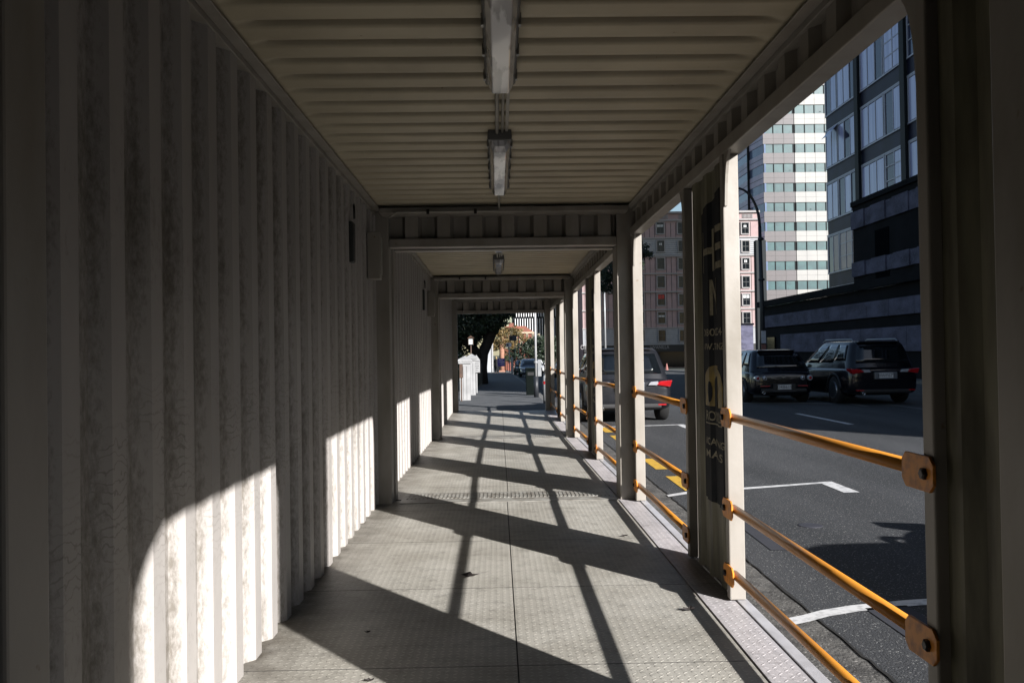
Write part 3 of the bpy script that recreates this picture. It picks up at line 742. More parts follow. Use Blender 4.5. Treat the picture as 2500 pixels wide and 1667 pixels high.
car('parked_car', 4.75, 1.86, 1.63, 'suv', M['carblack'], (9.72,21.7,gz(21)), math.radians(2), 'large black estate with roof rails, red lamps and plate HWF672', 'HWF672', roofrails=True)
car('parked_car', 4.6, 1.80, 1.50, 'suv', M['carblack'], (4.95,1.2,gz(0)), 0, 'unseen black car off to the right, placed for its shadow on the road', None, mirrors=False)  # unseen car, placed so its shadow darkens the near road
car('parked_car', 4.5, 1.78, 1.40, 'sedan', M['carsilver'], (2.55,71,gz(67)), PI, 'dark silver sedan parked nose on beyond the end of the walkway', None)
car('parked_car', 4.3, 1.74, 1.42, 'sedan', M['carwhite'], (3.9,92,gz(88)), PI, 'white sedan parked behind the dark silver one', None)
car('parked_car', 4.2, 1.74, 1.50, 'suv', M['carwhite'], (4.95,62,gz(64)), 0, 'white hatchback driving away, red tail lamp beside the last right post', None)
car('parked_car', 4.3, 1.74, 1.42, 'sedan', M['carnavy'], (2.4,84.5,gz(84)), PI, 'black sedan half hidden left of the dark silver one', None)

# ------------------------------------------------------------------ trees
def tree(name, loc, trunk, blobs, leafmat, n, size, label, cat='tree', group=None, seed=1):
    rnd = random.Random(seed); t = empty(name, loc)
    b = MB()
    for pts, rs in trunk: b.tube(pts, rs, 10)
    b.build('trunk', M['bark'], t, smooth=True)
    c = MB()
    tot = sum(r[3]**2 for r in blobs)
    for (cx,cy,cz,r) in blobs:
        k = int(n*r*r/tot)
        clumps = [(Vector((rnd.gauss(0,1),rnd.gauss(0,1),rnd.gauss(0,1))).normalized()*rnd.uniform(.45,1.0)*r) for _ in range(max(6,k//40))]
        for _ in range(k):
            d = rnd.choice(clumps)+Vector((rnd.gauss(0,1),rnd.gauss(0,1),rnd.gauss(0,.8)))*r*.17
            p = Vector((cx,cy,cz))+Vector((d.x,d.y,d.z*.8))
            a = Vector((rnd.gauss(0,1),rnd.gauss(0,1),rnd.gauss(0,.6))).normalized(); q = a.orthogonal().normalized()
            q.rotate(Matrix.Rotation(rnd.uniform(0,6.28),3,a)); s = size*rnd.uniform(.6,1.3); e = a.cross(q)*s*.5
            c.add([p-q*s, p+e, p+q*s, p-e], [(0,1,2,3)])
    c.build('crown', leafmat, t)
    return tag(t, label, cat, group)

G = 'street trees'
tree('large_tree', (-1.9,42,gz(42)), [([(1.1,0,0),(1.1,0,.9),(1.2,0,1.6),(1.6,0,2.5),(2.1,-.2,3.4),(2.6,-.3,4.6)],[.36,.30,.27,.26,.22,.15]),
     ([(1.15,0,1.3),(.5,-.3,2.1),(-.8,-.6,2.9),(-2,-1,3.3)],[.24,.22,.17,.1]),([(1.4,0,2.2),(1.3,.5,3.2),(.9,.8,4.6)],[.2,.17,.1]),([(1.9,-.1,3.1),(1.2,-.5,3.8),(.3,-1,4.6)],[.18,.14,.08])],
     [(-.9,0,2.2,1.1),(.1,-.5,2.9,1.1),(.9,.2,3.1,.9),(1.7,0,3.5,.85),(2.25,0,4.1,.8),(.2,.4,2.0,.75),(.8,0,1.9,.45),(-2.3,0,2.8,1.6),(-.2,0,3.9,1.2),(1.2,0,4.3,1.3),(0,0,5.4,1.8),(2.4,0,5.6,1.6),(-2,0,4.6,1.6),(.9,1.2,2.6,.7),(1.25,-.4,2.7,.55),(1.75,-.4,3.1,.6),(2.2,-.4,3.5,.5),(-.3,-.8,2.5,.7)], M['leaf'], 40000, .075,
     'big dark spreading tree leaning over the footpath beyond the gate pillars', 'tree', G, 3)
tree('autumn_tree', (.25,98,gz(98)), [([(0,0,0),(0,0,1.5),(.1,0,3)],[.15,.12,.06])],
     [(.5,0,3.8,1.3),(-.6,0,3.1,.9),(1.3,0,3.3,.8),(-1.8,0,2.8,.6),(.1,0,4.8,1.0),(1.4,0,4.8,.7),(2.1,0,4.4,.8),(2.7,0,3.9,.5)], M['leafy'], 8000, .10, 'yellow brown autumn tree behind the pedestrian', 'tree', G, 5)
tree('rounded_tree', (4.3,112,gz(112)), [([(0,0,0),(0,0,2)],[.2,.15])], [(-1.4,0,2.8,1.8),(1.1,0,3.0,2.2),(3.4,0,2.8,2.2),(-2.6,0,2.2,1.2)], M['leaf'], 9000, .14,
     'low dark rounded tree behind the parked cars at the far end', 'tree', G, 6)
tree('street_tree', (8.6,62,gz(62)), [([(0,0,0),(.05,0,3),(.3,0,6)],[.2,.16,.08])], [(-.6,0,7.6,1.3),(-1.0,0,6.6,1.0),(1.75,0,9.0,.85),(.3,0,9.0,1.1),(.6,0,7.8,1.0)], M['leaf'], 5200, .11,
     'dark street tree seen between the right posts against the brick building', 'tree', G, 8)
tree('street_tree', (17.9,120,gz(120)), [([(0,0,0),(.05,0,5),(.3,0,9)],[.2,.16,.08])], [(1.0,0,14.2,1.4),(.6,0,12.9,.8)], M['leaf'], 2200, .16,
     'small dark crown peeping right of the second white post against the brick building', 'tree', G, 9)

# ------------------------------------------------------------------ brick hotel
def brick_building():
    Yf = 140; t = empty('brick_building', (29,Yf,gz(Yf))); g = gz(Yf)
    def P(px, py): return ((px-1143)*Yf/2000-29, (812-py-.014*(px-1143) if px else 805-py)*Yf/2000+1.283-g)
    x0, zt = P(1340,488); x1, _ = P(1750,488)
    MB().box(x0,x1,0,22,0,zt-.3).build('wall', M['brick'], t)
    rows = [523,565,605,647,688,730,771]
    cols = [1374.5+49.2*k for k in range(-0,8)]
    for i, r in enumerate(rows):
        _, zc = P(0,r)
        if i in (1,6):
            b = MB().box(x0-.02,x1+.02,-.10,-.001,zc-1.46,zc+1.46)
            for k in range(9): b.box(x0-.04,x1+.04,-.16,-.101,zc-1.3+k*.32,zc-1.22+k*.32)
            b.mi = 1
            for k in range(9): b.box(x0-.02,x1+.02,-.125,-.1005,zc-1.36+k*.32,zc-1.303+k*.32)
            b.build('siding_band', [M['siding'],M['joint']], t)
        MB().box(x0-.1,x1+.1,-.26,0,zc-1.62,zc-1.42).build('string_course', M['trim'], t)
    # vertical panel joints
    jb = MB()
    for c in cols:
        for dx in (-24.6,-13,13):
            px, _ = P(c+dx,0); jb.box(px-.035,px+.035,-.03,-.001,3.6,zt-1.8)
    jb.build('render_joint', M['joint'], t)
    _, zp = P(0,505); MB().box(x0-.1,x1+.1,-.30,0,zp-.05,zp+.22).build('cornice', M['trim'], t)
    MB().box(x0-.2,x1+.2,-.36,.4,zt-.32,zt).build('parapet', M['trim'], t)
    for c in cols:
        px, _ = P(c+6,0); d = MB()
        for k in range(8): d.box(px-.8+k*.22,px-.68+k*.22,-.13,-.001,zp+.35,zp+.95)
        d.build('parapet_ornament', M['trim'], t)
    rnd = random.Random(4)
    w0 = None
    for i, r in enumerate(rows):
        for j, c in enumerate(cols):
            px, zc = P(c,r)
            if w0 is None:
                fr = MB().box(-.72,-.58,-.18,.0,-1.02,1.02).box(.58,.72,-.18,.0,-1.02,1.02).box(-.58,.58,-.18,.0,.88,1.02).box(-.58,.58,-.20,.0,-1.06,-.90)
                w0 = fr.build('window', M['trim'], t)
                pn0 = MB().box(-.58,.58,-.06,-.01,-.90,.88).build('pane', M['pane'], w0)
                sb0 = MB().box(-.58,-.50,-.10,-.062,-.90,.88).box(.50,.58,-.10,-.062,-.90,.88).box(-.5,.5,-.10,-.062,-.05,.03).box(-.03,.03,-.09,-.062,-.9,.88).box(-.5,.5,-.10,-.062,.80,.88).box(-.5,.5,-.10,-.062,-.9,-.82).build('sash', M['frame'], w0)
                bl0 = MB().box(-.5,.5,-.080,-.0625,.25,.80).build('blind', M['paleblind'], w0)
                w0.location = (px,0,zc); continue
            w = w0.copy(); COL.objects.link(w); w.parent = t; w.location = (px,-.13 if i in (1,6) else 0,zc)
            for s in (pn0, sb0):
                q = s.copy(); COL.objects.link(q); q.parent = w
            if rnd.random() < .35 or (i == 4 and j == 3):
                if i == 4 and j == 3:
                    q = MB().box(-.5,.5,-.082,-.0625,.1,.80).build('blind', M['redblind'], w); q['label'] = 'red blind'
                else:
                    q = bl0.copy(); COL.objects.link(q); q.parent = w; q.scale = (rnd.choice((1,.45)),1,rnd.uniform(.5,1))
    # ground floor: shop fascia
    _, zs0 = P(0,806); _, zs1 = P(0,791)
    MB().box(x0,x1,-1.6,-.27,zs0+.0,zs1).build('shop_fascia', M['ink'], t)
    MB().box(x0+.2,x1-.2,-.12,-.0005,.1,zs0-.05).build('shopfront', M['pane'], t)
    for s, pxc, wd, hh in (('THE',1494,9,.28),('VANILLA',1516,36,.55),('CITIBU',1346,28,.7)):
        px, zc = P(pxc,797.5); v, f = text_geo(s, 1)
        a0 = min(p[0] for p in v); a1 = max(p[0] for p in v); b0 = min(p[1] for p in v); b1 = max(p[1] for p in v); wm = wd*Yf/2000
        MB().add([(px+((p[0]-a0)/(a1-a0)-.5)*wm,-1.625,zc+((p[1]-b0)/(b1-b0)-.5)*hh) for p in v], f).build('fascia_lettering', M['trim'], t)
    tag(t, 'seven storey pinkish brick building with white bands and VANILLA over the shopfront', 'building', 'city buildings')
brick_building()

# ------------------------------------------------------------------ striped office tower
def tower():
    Yf = 159; g = gz(Yf); t = empty('office_tower', (55.2,Yf,g)); F = 3.6
    xl, xc, xr = -5.8, 0, 9.5; nfl = 19; D = 26
    MB().box(xl+.2,xr,.25,D,0,nfl*F-.1).build('core_wall', M['finback'], t)
    z0 = 1.28+(812-654-10)*Yf/2000-g   # a window-band centre
    z0 -= math.floor(z0/F)*F
    rnd = random.Random(2)
    for i in range(nfl):
        zc = z0+i*F
        for (a,b_,m,nn) in ((xl,xc-.06,M['towerg'],'spandrel'),(xc+.06,xr,M['towerw'],'spandrel')):
            s = MB().box(a,b_,-.05,.4,zc+.82,zc+1.79).box(a,b_,-.05,.4,zc+1.81,zc+F-.84)
            s.build(nn, m, t)
            wn = 3 if a < 0 else 5; wb = MB().box(a+.1,b_-.1,.12,.2,zc-.84,zc+.82).build('window', M['teal'], t)
            fr = MB(); bl = MB(); hasb = False
            for k in range(wn+1):
                xx = a+.1+(b_-a-.2)*k/wn; fr.box(xx-.06,xx+.06,.0,.119,zc-.84,zc+.82)
                if k < wn:
                    if rnd.random() < .55:
                        hh = rnd.choice((.5,.9,1.25,1.3)); x2 = a+.1+(b_-a-.2)*(k+1)/wn; bl.box(xx+.25,x2-.2,.10,.118,zc+.76-hh,zc+.76); hasb = True
                    if rnd.random() < .4:
                        q = xx+rnd.uniform(.4,1.2); bl.box(q,q+.3,.10,.118,zc-.82,zc-.82+rnd.uniform(.15,.45)); hasb = True
            fr.box(a+.1,b_-.1,.06,.118,zc-.839,zc-.80); fr.build('mullion', M['finback'], wb)
            if hasb: bl.box(a+.2,b_-.2,.1185,.1198,zc-.81,zc+.79); bl.build('blind', M['tealblind'], wb)
    # vertical panel joints in the cladding
    jb = MB()
    for i in range(nfl):
        zc = z0+i*F
        for k in range(1,3): jb.box(xl+5.74*k/3-.02,xl+5.74*k/3+.02,-.056,-.0505,zc+.82,zc+F-.84)
        for k in range(1,5): jb.box(.06+9.44*k/5-.02,.06+9.44*k/5+.02,-.056,-.0505,zc+.82,zc+F-.84)
    jb.build('panel_joint', M['joint'], t)
    MB().box(xl-.05,xr,.41,D,nfl*F-.05,nfl*F+1).build('roof', M['towerg'], t)
    # shaded side facing the street: chamfer then long side
    for i in range(nfl):
        zc = z0+i*F
        s = MB()
        for (p0,p1) in (((-5.82,.0),(-6.6,6)),((-6.64,6.2),(-6.9,32))):
            for za, zb_, mi in ((zc+.82,zc+F-.84,0),(zc-.84,zc+.82,1)):
                s.mi = mi; o = .0 if mi == 0 else .12
                s.add([(p0[0]+o,p0[1],za),(p1[0]+o,p1[1],za),(p1[0]+o,p1[1],zb_),(p0[0]+o,p0[1],zb_),(p0[0]+.5,p0[1],za),(p1[0]+.5,p1[1],za),(p1[0]+.5,p1[1],zb_),(p0[0]+.5,p0[1],zb_)],
                      [(0,1,2,3),(7,6,5,4),(0,4,5,1),(2,6,7,3),(0,3,7,4),(1,5,6,2)])
                if mi == 0:
                    s.mi = 2; s.add([(p0[0]-.01,p0[1],zc+1.75),(p1[0]-.01,p1[1],zc+1.75),(p1[0]-.01,p1[1],zc+1.85),(p0[0]-.01,p0[1],zc+1.85)], [(0,1,2,3)])
        s.build('side_band', [M['towerb'],M['sideglass'],M['joint']], t)
    MB().box(-7.0,-6.55,5.99,6.22,0,nfl*F).build('corner_fin', M['finback'], t)
    tag(t, 'tall office tower with grey and white panel bands and teal window strips', 'building', 'city buildings')
tower()

# ------------------------------------------------------------------ dark glass block and podium along the far pavement
def glass_block():
    X = 21.0; t = empty('glass_block', (X,54.6,gz(50))); g = gz(50)
    # local: y runs from 0 (far end) to negative (towards viewer); facade at x=0 facing -x
    def loc(px, py):   # photo pixel -> (y, z) on the facade
        d = 2000*X/(px-1143); return d-54.6, (812-py-.014*(px-1143))*d/2000+1.283-g
    MB().box(.3,6,-51.6,0,0,60).build('core_wall', M['finback'], t)
    F = 3.3
    zb = (812-690)*50/2000+1.28-g
    _, zr = loc(1912.5, 505); z0 = zr-math.floor(zr/F)*F
    rnd = random.Random(11)
    bays = []; y = 0
    for wdt in [1.9,2.9,.5,3.0,2.2,.5]*4: bays.append((y,wdt)); y -= wdt
    # the photographed part: individual windows; the rest is outside the frame
    wins = []
    for fl in range(0,18):
        z = z0+fl*F
        if z > 56: break
        MB().box(0,.29,-51.6,0,z-.95,z-.10).build('spandrel', M['navyspandrel'], t)
        MB().box(-.07,-.001,-51.6,0,z-.10,z-.02).box(-.07,-.001,-51.6,0,z-1.02,z-.95).build('sill', M['steelw'], t)
    for (yy,wdt) in bays:
        if wdt < 1:
            MB().box(-.22,-.0715,yy-wdt,yy,0,59).build('pier', M['finback'], t); continue
        if yy < -19: continue
        for fl in range(0,16):
            z = z0+fl*F; h = F-1.04
            if z < 3.0 or z > 44: continue
            y0, y1 = yy-wdt+.05, yy-.05
            wn = MB().box(-.02,.03,y0,y1,z-.02,z+h).build('window', M['glassd'], t)
            fr = MB(); fr.box(-.07,-.021,y0,y0+.06,z-.02,z+h).box(-.07,-.021,y1-.06,y1,z-.02,z+h).box(-.068,-.021,y0+.06,y1-.06,z+h-.06,z+h)
            st = rnd.choice((0,0,1,2))
            cu = MB(); has = False
            nsp = 2 if wdt < 2.5 else 3
            for k in range(nsp):
                a = y0+.06+(y1-y0-.12)*k/nsp; c = y0+.06+(y1-y0-.12)*(k+1)/nsp
                fr.box(-.066,-.021,c-.03,c+.03,z-.02,z+h-.061)
                if st == 1: fr.box(-.064,-.021,a,c,z+h*.34,z+h*.34+.05).box(-.064,-.021,a,c,z+h*.68,z+h*.68+.05)
                if rnd.random() < .72: cu.box(-.045,-.022,a+.05,c-.05,z+.02,z+h-.1); has = True
            fr.build('frame', M['steelw'], wn)
            if has: cu.build('curtain', M['pinkrefl'] if (fl == 1 and yy > -3) else M['curtain'], wn)  # far-end panels of one floor carry the painted pink reflection
    # open awning sash
    ya, za = loc(1935, 300)
    sa = MB().add([(-.08,ya-.5,za+.4),(-.08,ya+.5,za+.4),(-.75,ya+.5,za-.35),(-.75,ya-.5,za-.35),(-.05,ya-.5,za+.42),(-.05,ya+.5,za+.42),(-.72,ya+.5,za-.32),(-.72,ya-.5,za-.32)],
        [(0,1,2,3),(7,6,5,4),(0,4,5,1),(1,5,6,2),(2,6,7,3),(3,7,4,0)]).build('open_sash', M['curtain'], t)
    MB().box(0,6,-51.6,0,60.01,61).build('roof', M['concd'], t)
    tag(t, 'tall dark blue glass block with curtained windows at the right edge', 'building', 'city buildings')
glass_block()
def podium():
    X = 18.9; t = empty('concrete_podium', (X,62,gz(60))); g = gz(60)
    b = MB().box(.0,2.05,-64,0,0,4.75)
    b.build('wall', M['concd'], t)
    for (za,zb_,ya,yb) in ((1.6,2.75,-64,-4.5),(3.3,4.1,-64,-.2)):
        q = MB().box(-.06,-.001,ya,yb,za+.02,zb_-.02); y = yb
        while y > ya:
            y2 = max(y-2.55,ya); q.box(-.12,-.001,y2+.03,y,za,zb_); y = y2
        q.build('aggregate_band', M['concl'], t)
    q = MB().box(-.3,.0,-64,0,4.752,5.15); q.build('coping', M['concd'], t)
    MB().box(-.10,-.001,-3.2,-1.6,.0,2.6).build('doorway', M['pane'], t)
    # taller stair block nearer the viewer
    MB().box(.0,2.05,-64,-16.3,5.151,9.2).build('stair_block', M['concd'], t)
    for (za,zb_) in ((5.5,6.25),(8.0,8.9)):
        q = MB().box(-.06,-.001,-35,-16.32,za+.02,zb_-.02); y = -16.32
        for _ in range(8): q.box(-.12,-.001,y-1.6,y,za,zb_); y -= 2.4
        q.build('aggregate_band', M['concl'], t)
    MB().box(-.03,-.001,-20.5,-19.0,5.2,7.6).build('recess', mat('recess_shadowed', (.006,.007,.009), rough=1, spec=0), t)  # flat black panel, the shade of a recess put into its colour
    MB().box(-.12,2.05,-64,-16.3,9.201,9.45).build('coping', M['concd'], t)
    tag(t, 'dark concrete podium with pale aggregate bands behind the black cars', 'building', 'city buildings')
podium()
def low_row():  # unseen terrace added to keep low sky light off the walkway wall
    t = empty('sky_block_terrace', (19.2,2.2,-.15))
    MB().box(0,14,-70,0,0,7.0).build('wall', M['redbrick'], t)
    MB().box(-.25,14,-70,.1,7.001,7.3).build('parapet', M['concd'], t)
    for k in range(14):
        y = -3-k*4.8
        w_ = MB().box(-.05,-.001,y-2.6,y,3.9,5.9).build('window', M['trim'], t); MB().box(-.07,-.051,y-2.45,y-.15,4.05,5.75).build('pane', M['pane'], w_)
        MB().box(-.05,-.001,y-3.4,y,.2,2.8).build('shopfront', M['pane'], t)
    tag(t, 'unseen low brick terrace added across the street to block low sky light', 'building', 'city buildings')
low_row()
# slab tower added unseen behind the glass block (throws the shade on the brick front)
def slab():
    t = empty('shade_slab', (57.5,101,gz(101)))
    MB().box(-8.7,6.8,-6,6,0,52).build('wall', M['concd'], t)
    b = MB()
    for k in range(14): b.box(-8.5,6.5,-6.05,-6.001,3+k*3.5,4.8+k*3.5)
    b.build('window_band', M['pane'], t)
    tag(t, 'unseen dark slab tower added behind the glass block to shade the brick front', 'building', 'city buildings')
slab()
# narrow dark box painted in for shade between brick front and tower, and low purple-grey annexe
t = empty('shade_box', (32.0,104,gz(104)))
MB().box(-.75,.45,-.0,1.0,0,15.4).build('wall', M['finback'], t, .02)
MB().box(-.5,.3,-.05,-.001,1,3.4).build('window', M['pane'], t)
tag(t, 'narrow black box standing in for shade between the brick building and the grey tower', 'building', 'city buildings')
t = empty('low_annexe', (30.0,108,gz(108)))
MB().box(-.1,1.9,0,1.0,0,5.4).build('wall', M['concl'], t, .02)
MB().box(-.62,-.35,-.06,-.001,1,4.5).build('window', M['framew'], t)
MB().box(-.2,2.0,-.1,1.1,5.401,5.6).build('coping', M['concd'], t)
tag(t, 'low blue grey wall annexe in front of the pink brick corner', 'building', 'city buildings')

# street lamp on far pavement
t = empty('street_lamp', (15.0,49,gz(49)))
MB().tube([(0,0,0),(0,0,4),(-.05,0,8.6)],[.16,.13,.095],12).build('pole', M['darkpole'], t, smooth=True)
arc = [(-.05,0,8.6)]+[(-.05-1.25*(1-math.cos(a)),0,8.6+2.2*math.sin(a)*1.0) for a in [PI/2*k/10 for k in range(1,11)]]
MB().tube(arc, [.085-.003*k for k in range(11)], 10).build('lamp_arm', M['darkpole'], t, smooth=True)
MB().box(-1.95,-1.25,-.12,.12,10.68,10.86).build('lamp_head', M['darkpole'], t, .05)
MB().box(-.13,.13,-.2,-.16,.9,1.5).build('pole_notice', M['signwhite'], t, .01)
q = MB().box(-.13,.13,-.2,-.16,1.55,1.95).build('pole_notice', M['cone'], t, .01); q['label'] = 'red notice'
MB().box(-.13,.13,-.2,-.16,2.0,2.7).build('pole_notice', M['signwhite'], t, .01)
for z in (5.6,7.9): MB().lathe([(.16,-.06),(.18,0),(.16,.06)], (0,0,z)).build('clamp', M['darkpole'], t)
tag(t, 'tall dark curved-arm street lamp in front of the grey tower', 'street lamp')

# temporary fence by the shops
t = empty('site_fence', (24.5,95,gz(95)))
for k in range(4):
    x = -3.2+k*2.4
    f = MB().tube([(x,0,.1),(x,0,2.1),(x+2.3,0,2.1),(x+2.3,0,.1),(x,0,.1)], .045, 6)
    for j in range(1,10): f.tube([(x+j*.23,0,.1),(x+j*.23,0,2.1)], .012, 4)
    f.tube([(x,0,1.5),(x+2.3,0,1.5)], .03, 4)
    f.build('fence_panel', M['pole'], t)
tag(t, 'pale temporary mesh fence in front of the shopfront', 'fence')
t = empty('traffic_cone', (17.9,92,gz(92)))
MB().lathe([(.22,0),(.19,.03),(.05,.75),(.03,.78)], (0,0,.03)).build('cone_body', M['cone'], t, smooth=True)
MB().box(-.25,.25,-.25,.25,0,.03).build('cone_base', M['tyre'], t)
tag(t, 'orange traffic cone at the foot of the temporary fence', 'traffic cone')
t = empty('white_mast', (12.4,100,gz(100)))
MB().tube([(0,0,0),(0,0,12)],[.14,.07],10).build('pole', M['pole'], t, smooth=True)
MB().box(-.2,.2,-.2,.2,0,.4).build('pole_base', M['pole'], t, .03)
tag(t, 'thin white mast between the posts, in front of the shaded building', 'pole')

# ------------------------------------------------------------------ far end of the footpath
def fx(px, d): return (px-1143)*d/2000
def fz(py, d): return 1.283-(py-812)*d/2000
def pillar(x, y, w, h, label, base=-.035):
    t = empty('gate_pillar', (x,y,base))
    b = MB().box(-w/2,w/2,-w/2,w/2,0,h-.22)
    b.build('shaft', M['white'], t, .006)
    bb = MB()
    n = 3
    for k in range(1,n):
        xx = -w/2+w*k/n; bb.box(xx-.004,xx+.004,-w/2-.003,-w/2+.01,.03,h-.3)
    bb.build('board_joint', M['joint'], t)
    MB().box(-w/2-.04,w/2+.04,-w/2-.04,w/2+.04,h-.22,h-.16).build('moulding', M['white'], t, .01)
    s = w/2+.06
    MB().box(-s,s,-s,s,h-.16,h-.11).add([(-s,-s,h-.11),(s,-s,h-.11),(s,s,h-.11),(-s,s,h-.11),(0,0,h)], [(0,1,4),(1,2,4),(2,3,4),(3,0,4)]).build('cap', M['white'], t)
    return tag(t, label, 'gate pillar', 'white gate pillars')
pillar(-.94,25.0,.30,1.27,'nearer and larger white panelled gate pillar at the left end of the walkway')
pillar(-.84,28.0,.24,1.33,'white gate pillar just behind the larger one, below the lantern')
t = empty('white_fence', (-1.25,22.6,-.035))
for k in range(9):
    yy = -2.3+k*.27; MB().prism([(yy,0),(yy+.2,0),(yy+.2,1.0+.0*k),(yy+.1,1.08),(yy,1.0)],'x',.12,.145).build('paling', M['white'], t)
MB().box(.146,.18,-2.3,.1,.3,.38).box(.146,.18,-2.3,.1,.75,.83).build('fence_rail', M['white'], t)
tag(t, 'white paling fence between the last container and the gate pillars', 'fence')
t = empty('mail_box', (-1.02,24.2,-.035))
MB().box(-.045,.045,-.12,.12,.66,1.05).build('box_body', M['brown'], t, .01)
MB().prism([(-.06,1.05),(.06,1.05),(0,1.13)],'y',-.14,.14).build('lid', M['white'], t)
MB().tube([(0,.1,0),(0,.1,.66)], .02, 8).build('post', M['brown'], t)
tag(t, 'dark brown box with white lid on the left gate pillar', 'mail box')
d = 29.5; t = empty('notice_board', (fx(1094,d),d,-.035))
bz0, bz1 = fz(855,d)+.035, fz(826,d)+.035; zz = fz(814,d)+.035
MB().prism([(-.12,bz0),(.12,bz0),(.12,bz1),(.0,zz),(-.12,bz1)],'y',-.03,0).build('board', M['white'], t, .004)
mk = MB(); rnd = random.Random(3)
for r in range(6):
    x = -.09
    while x < .07:
        w_ = rnd.uniform(.015,.04); mk.box(x,x+w_,-.034,-.0301,bz1-.06-r*.075,bz1-.035-r*.075); x += w_+.014
mk.build('notice_text', M['ink'], t)
MB().tube([(0,.015,0),(0,.015,bz0)], .025, 8).build('post', M['white'], t)
tag(t, 'white gable-topped notice board with rows of black writing beside the pillars', 'notice board')
d = 30.5; t = empty('garden_lantern', (fx(1082,d),d,gz(d)))
z0 = fz(790,d)-gz(d); z1 = fz(776,d)-gz(d)
MB().tube([(0,0,0),(0,0,z0)], [.03,.02], 8).build('post', M['brown'], t)
MB().box(-.075,.075,-.075,.075,z0,z1).build('lamp_glass', M['lantern'], t, .005)
MB().add([(-.13,-.13,z1),(.13,-.13,z1),(.13,.13,z1),(-.13,.13,z1),(0,0,z1+.10)], [(3,2,1,0),(0,1,4),(1,2,4),(2,3,4),(3,0,4)]).build('lamp_roof', M['brown'], t)
b = MB()
for sx_ in (-1,1):
    for sy in (-1,1): b.box(sx_*.08-.008,sx_*.08+.008,sy*.08-.008,sy*.08+.008,z0-.02,z1)
b.build('lamp_frame', M['brown'], t)
tag(t, 'square pale garden lantern with brown pitched roof above the white pillars', 'lantern')
t = empty('iron_railing', (-.86,33,gz(33)))
b = MB(); y = 0
while y < 16: b.tube([(y*.012,y,.1),(y*.012,y,.95-.002*y)], .012, 5); y += .16
b.build('baluster', M['railing'], t)
MB().tube([(0,0,.92),(.19,16,.80)], .022, 6).build('top_bar', M['railing'], t)
MB().tube([(0,0,.14),(.19,16,-.02)], .018, 6).build('bottom_bar', M['railing'], t)
for yy in (0,8,16): MB().box(-.04+yy*.012,.04+yy*.012,yy-.04,yy+.04,0-.011*yy*0-.15,1.02).build('end_post', M['railing'], t)
tag(t, 'dark iron railing along the left edge of the footpath', 'railing')
# hedge bank behind railing
tree('garden_shrub', (-2.4,36,gz(36)), [([(0,0,0),(0,0,1)],[.1,.05])], [(-.2,-6,1.0,.9),(0,0,.9,1.0),(.3,5,.9,1.0),(.4,11,.8,1.0),(-1.5,-4,1.6,1.2),(-1.3,4,1.7,1.3)], M['leaf2'], 9000, .07,
     'dark leafy shrubs behind the iron railing', 'shrub', None, 12)

# white lamp column, bin, bollards, signposts
t = empty('lamp_column', (fx(1230.5,26),26,-.035))
MB().tube([(0,0,.0),(0,0,.62)], .075, 14).build('column_base', M['darkpole'], t, smooth=True)
MB().tube([(0,0,.62),(0,0,2.7)], [.034,.032], 14).build('column', M['white'], t, smooth=True)
MB().tube([(0,0,2.7),(0,0,5.2)], [.032,.030], 12).build('upper_column', M['iron'], t, smooth=True)
for z in (.55,1.05,2.62): MB().lathe([(.06,-.03),(.06,.03)], (0,0,z)).build('clamp', M['pole'], t)
MB().box(.05,.16,-.03,.03,.62,1.12).build('side_box', M['pole'], t, .008)
tag(t, 'slim white lamp column with dark foot at the exit of the walkway', 'lamp column')
t = empty('litter_bin', (fx(1218,27.5),27.5,-.035))
MB().prism([(-.14,0),(.14,0),(.16,.78),(-.16,.78)],'y',-.15,.15).build('bin_body', M['binm'], t, .015)
MB().box(-.17,.17,-.16,.16,.80,.86).build('bin_lid', M['binm'], t, .02)
MB().box(-.10,.10,-.165,-.15,.62,.72).build('slot', M['black'], t)
tag(t, 'dark green litter bin left of the white lamp column', 'litter bin')
t = empty('bollard', (fx(1250.5,22.8),22.8,-.035))
MB().lathe([(.05,0),(.05,.62),(.045,.70),(.02,.74)], (0,0,0)).build('bollard_post', M['pole'], t, smooth=True)
MB().lathe([(.0515,.50),(.0515,.58)], (0,0,0)).build('band', M['redlamp'], t)
tag(t, 'short grey bollard at the kerb beside the last right post', 'bollard')
def post(px, py0, d, m, h_px, label, sign=None, name='sign_post', grp='posts along the far footpath'):
    base = fz(py0,d); t = empty(name, (fx(px,d),d,base)); h = (py0-h_px)*d/2000
    MB().tube([(0,0,0),(0,0,h)], .035, 8).build('post', m, t, smooth=True)
    if sign:
        for (x0,x1,y0,y1,mm) in sign:
            a = (x0-px)*d/2000; b_ = (x1-px)*d/2000; zz0 = fz(y1,d)-base; zz1 = fz(y0,d)-base
            s = MB().box(a,b_,-.06,-.036,zz0,zz1).build('sign_plate', mm, t, .005)
            MB().lathe([(min(zz1-zz0,b_-a)*.28,-.068),(min(zz1-zz0,b_-a)*.28,-.0605)], (a+(b_-a)*.28,0,(zz0+zz1)/2), 'y', 14).build('sign_symbol', M['ink'], s)
    return tag(t, label, 'sign post', grp)
post(1192,866,66,M['green'],770,'tall green post right beside the dark silver sedan')
post(1183.5,860,72,M['green'],775,'green post carrying the upper dark parking sign', [(1170,1187,771,783,M['iron'])])
post(1170,855,78,M['pole'],786,'grey post carrying the lower white parking sign', [(1163,1175,788,797,M['signwhite'])])
post(1160,852,80,M['yellowp'],795,'yellow post right of the purple hoarding', grp='yellow posts')
post(1164.5,852,82,M['yellowp'],800,'second yellow post, closer to the parking sign', grp='yellow posts')
t = empty('white_bollard', (fx(1176,76),76,fz(858,76)))
MB().box(-.11,.11,-.11,.11,0,1.32).build('bollard_post', M['white'], t, .02)
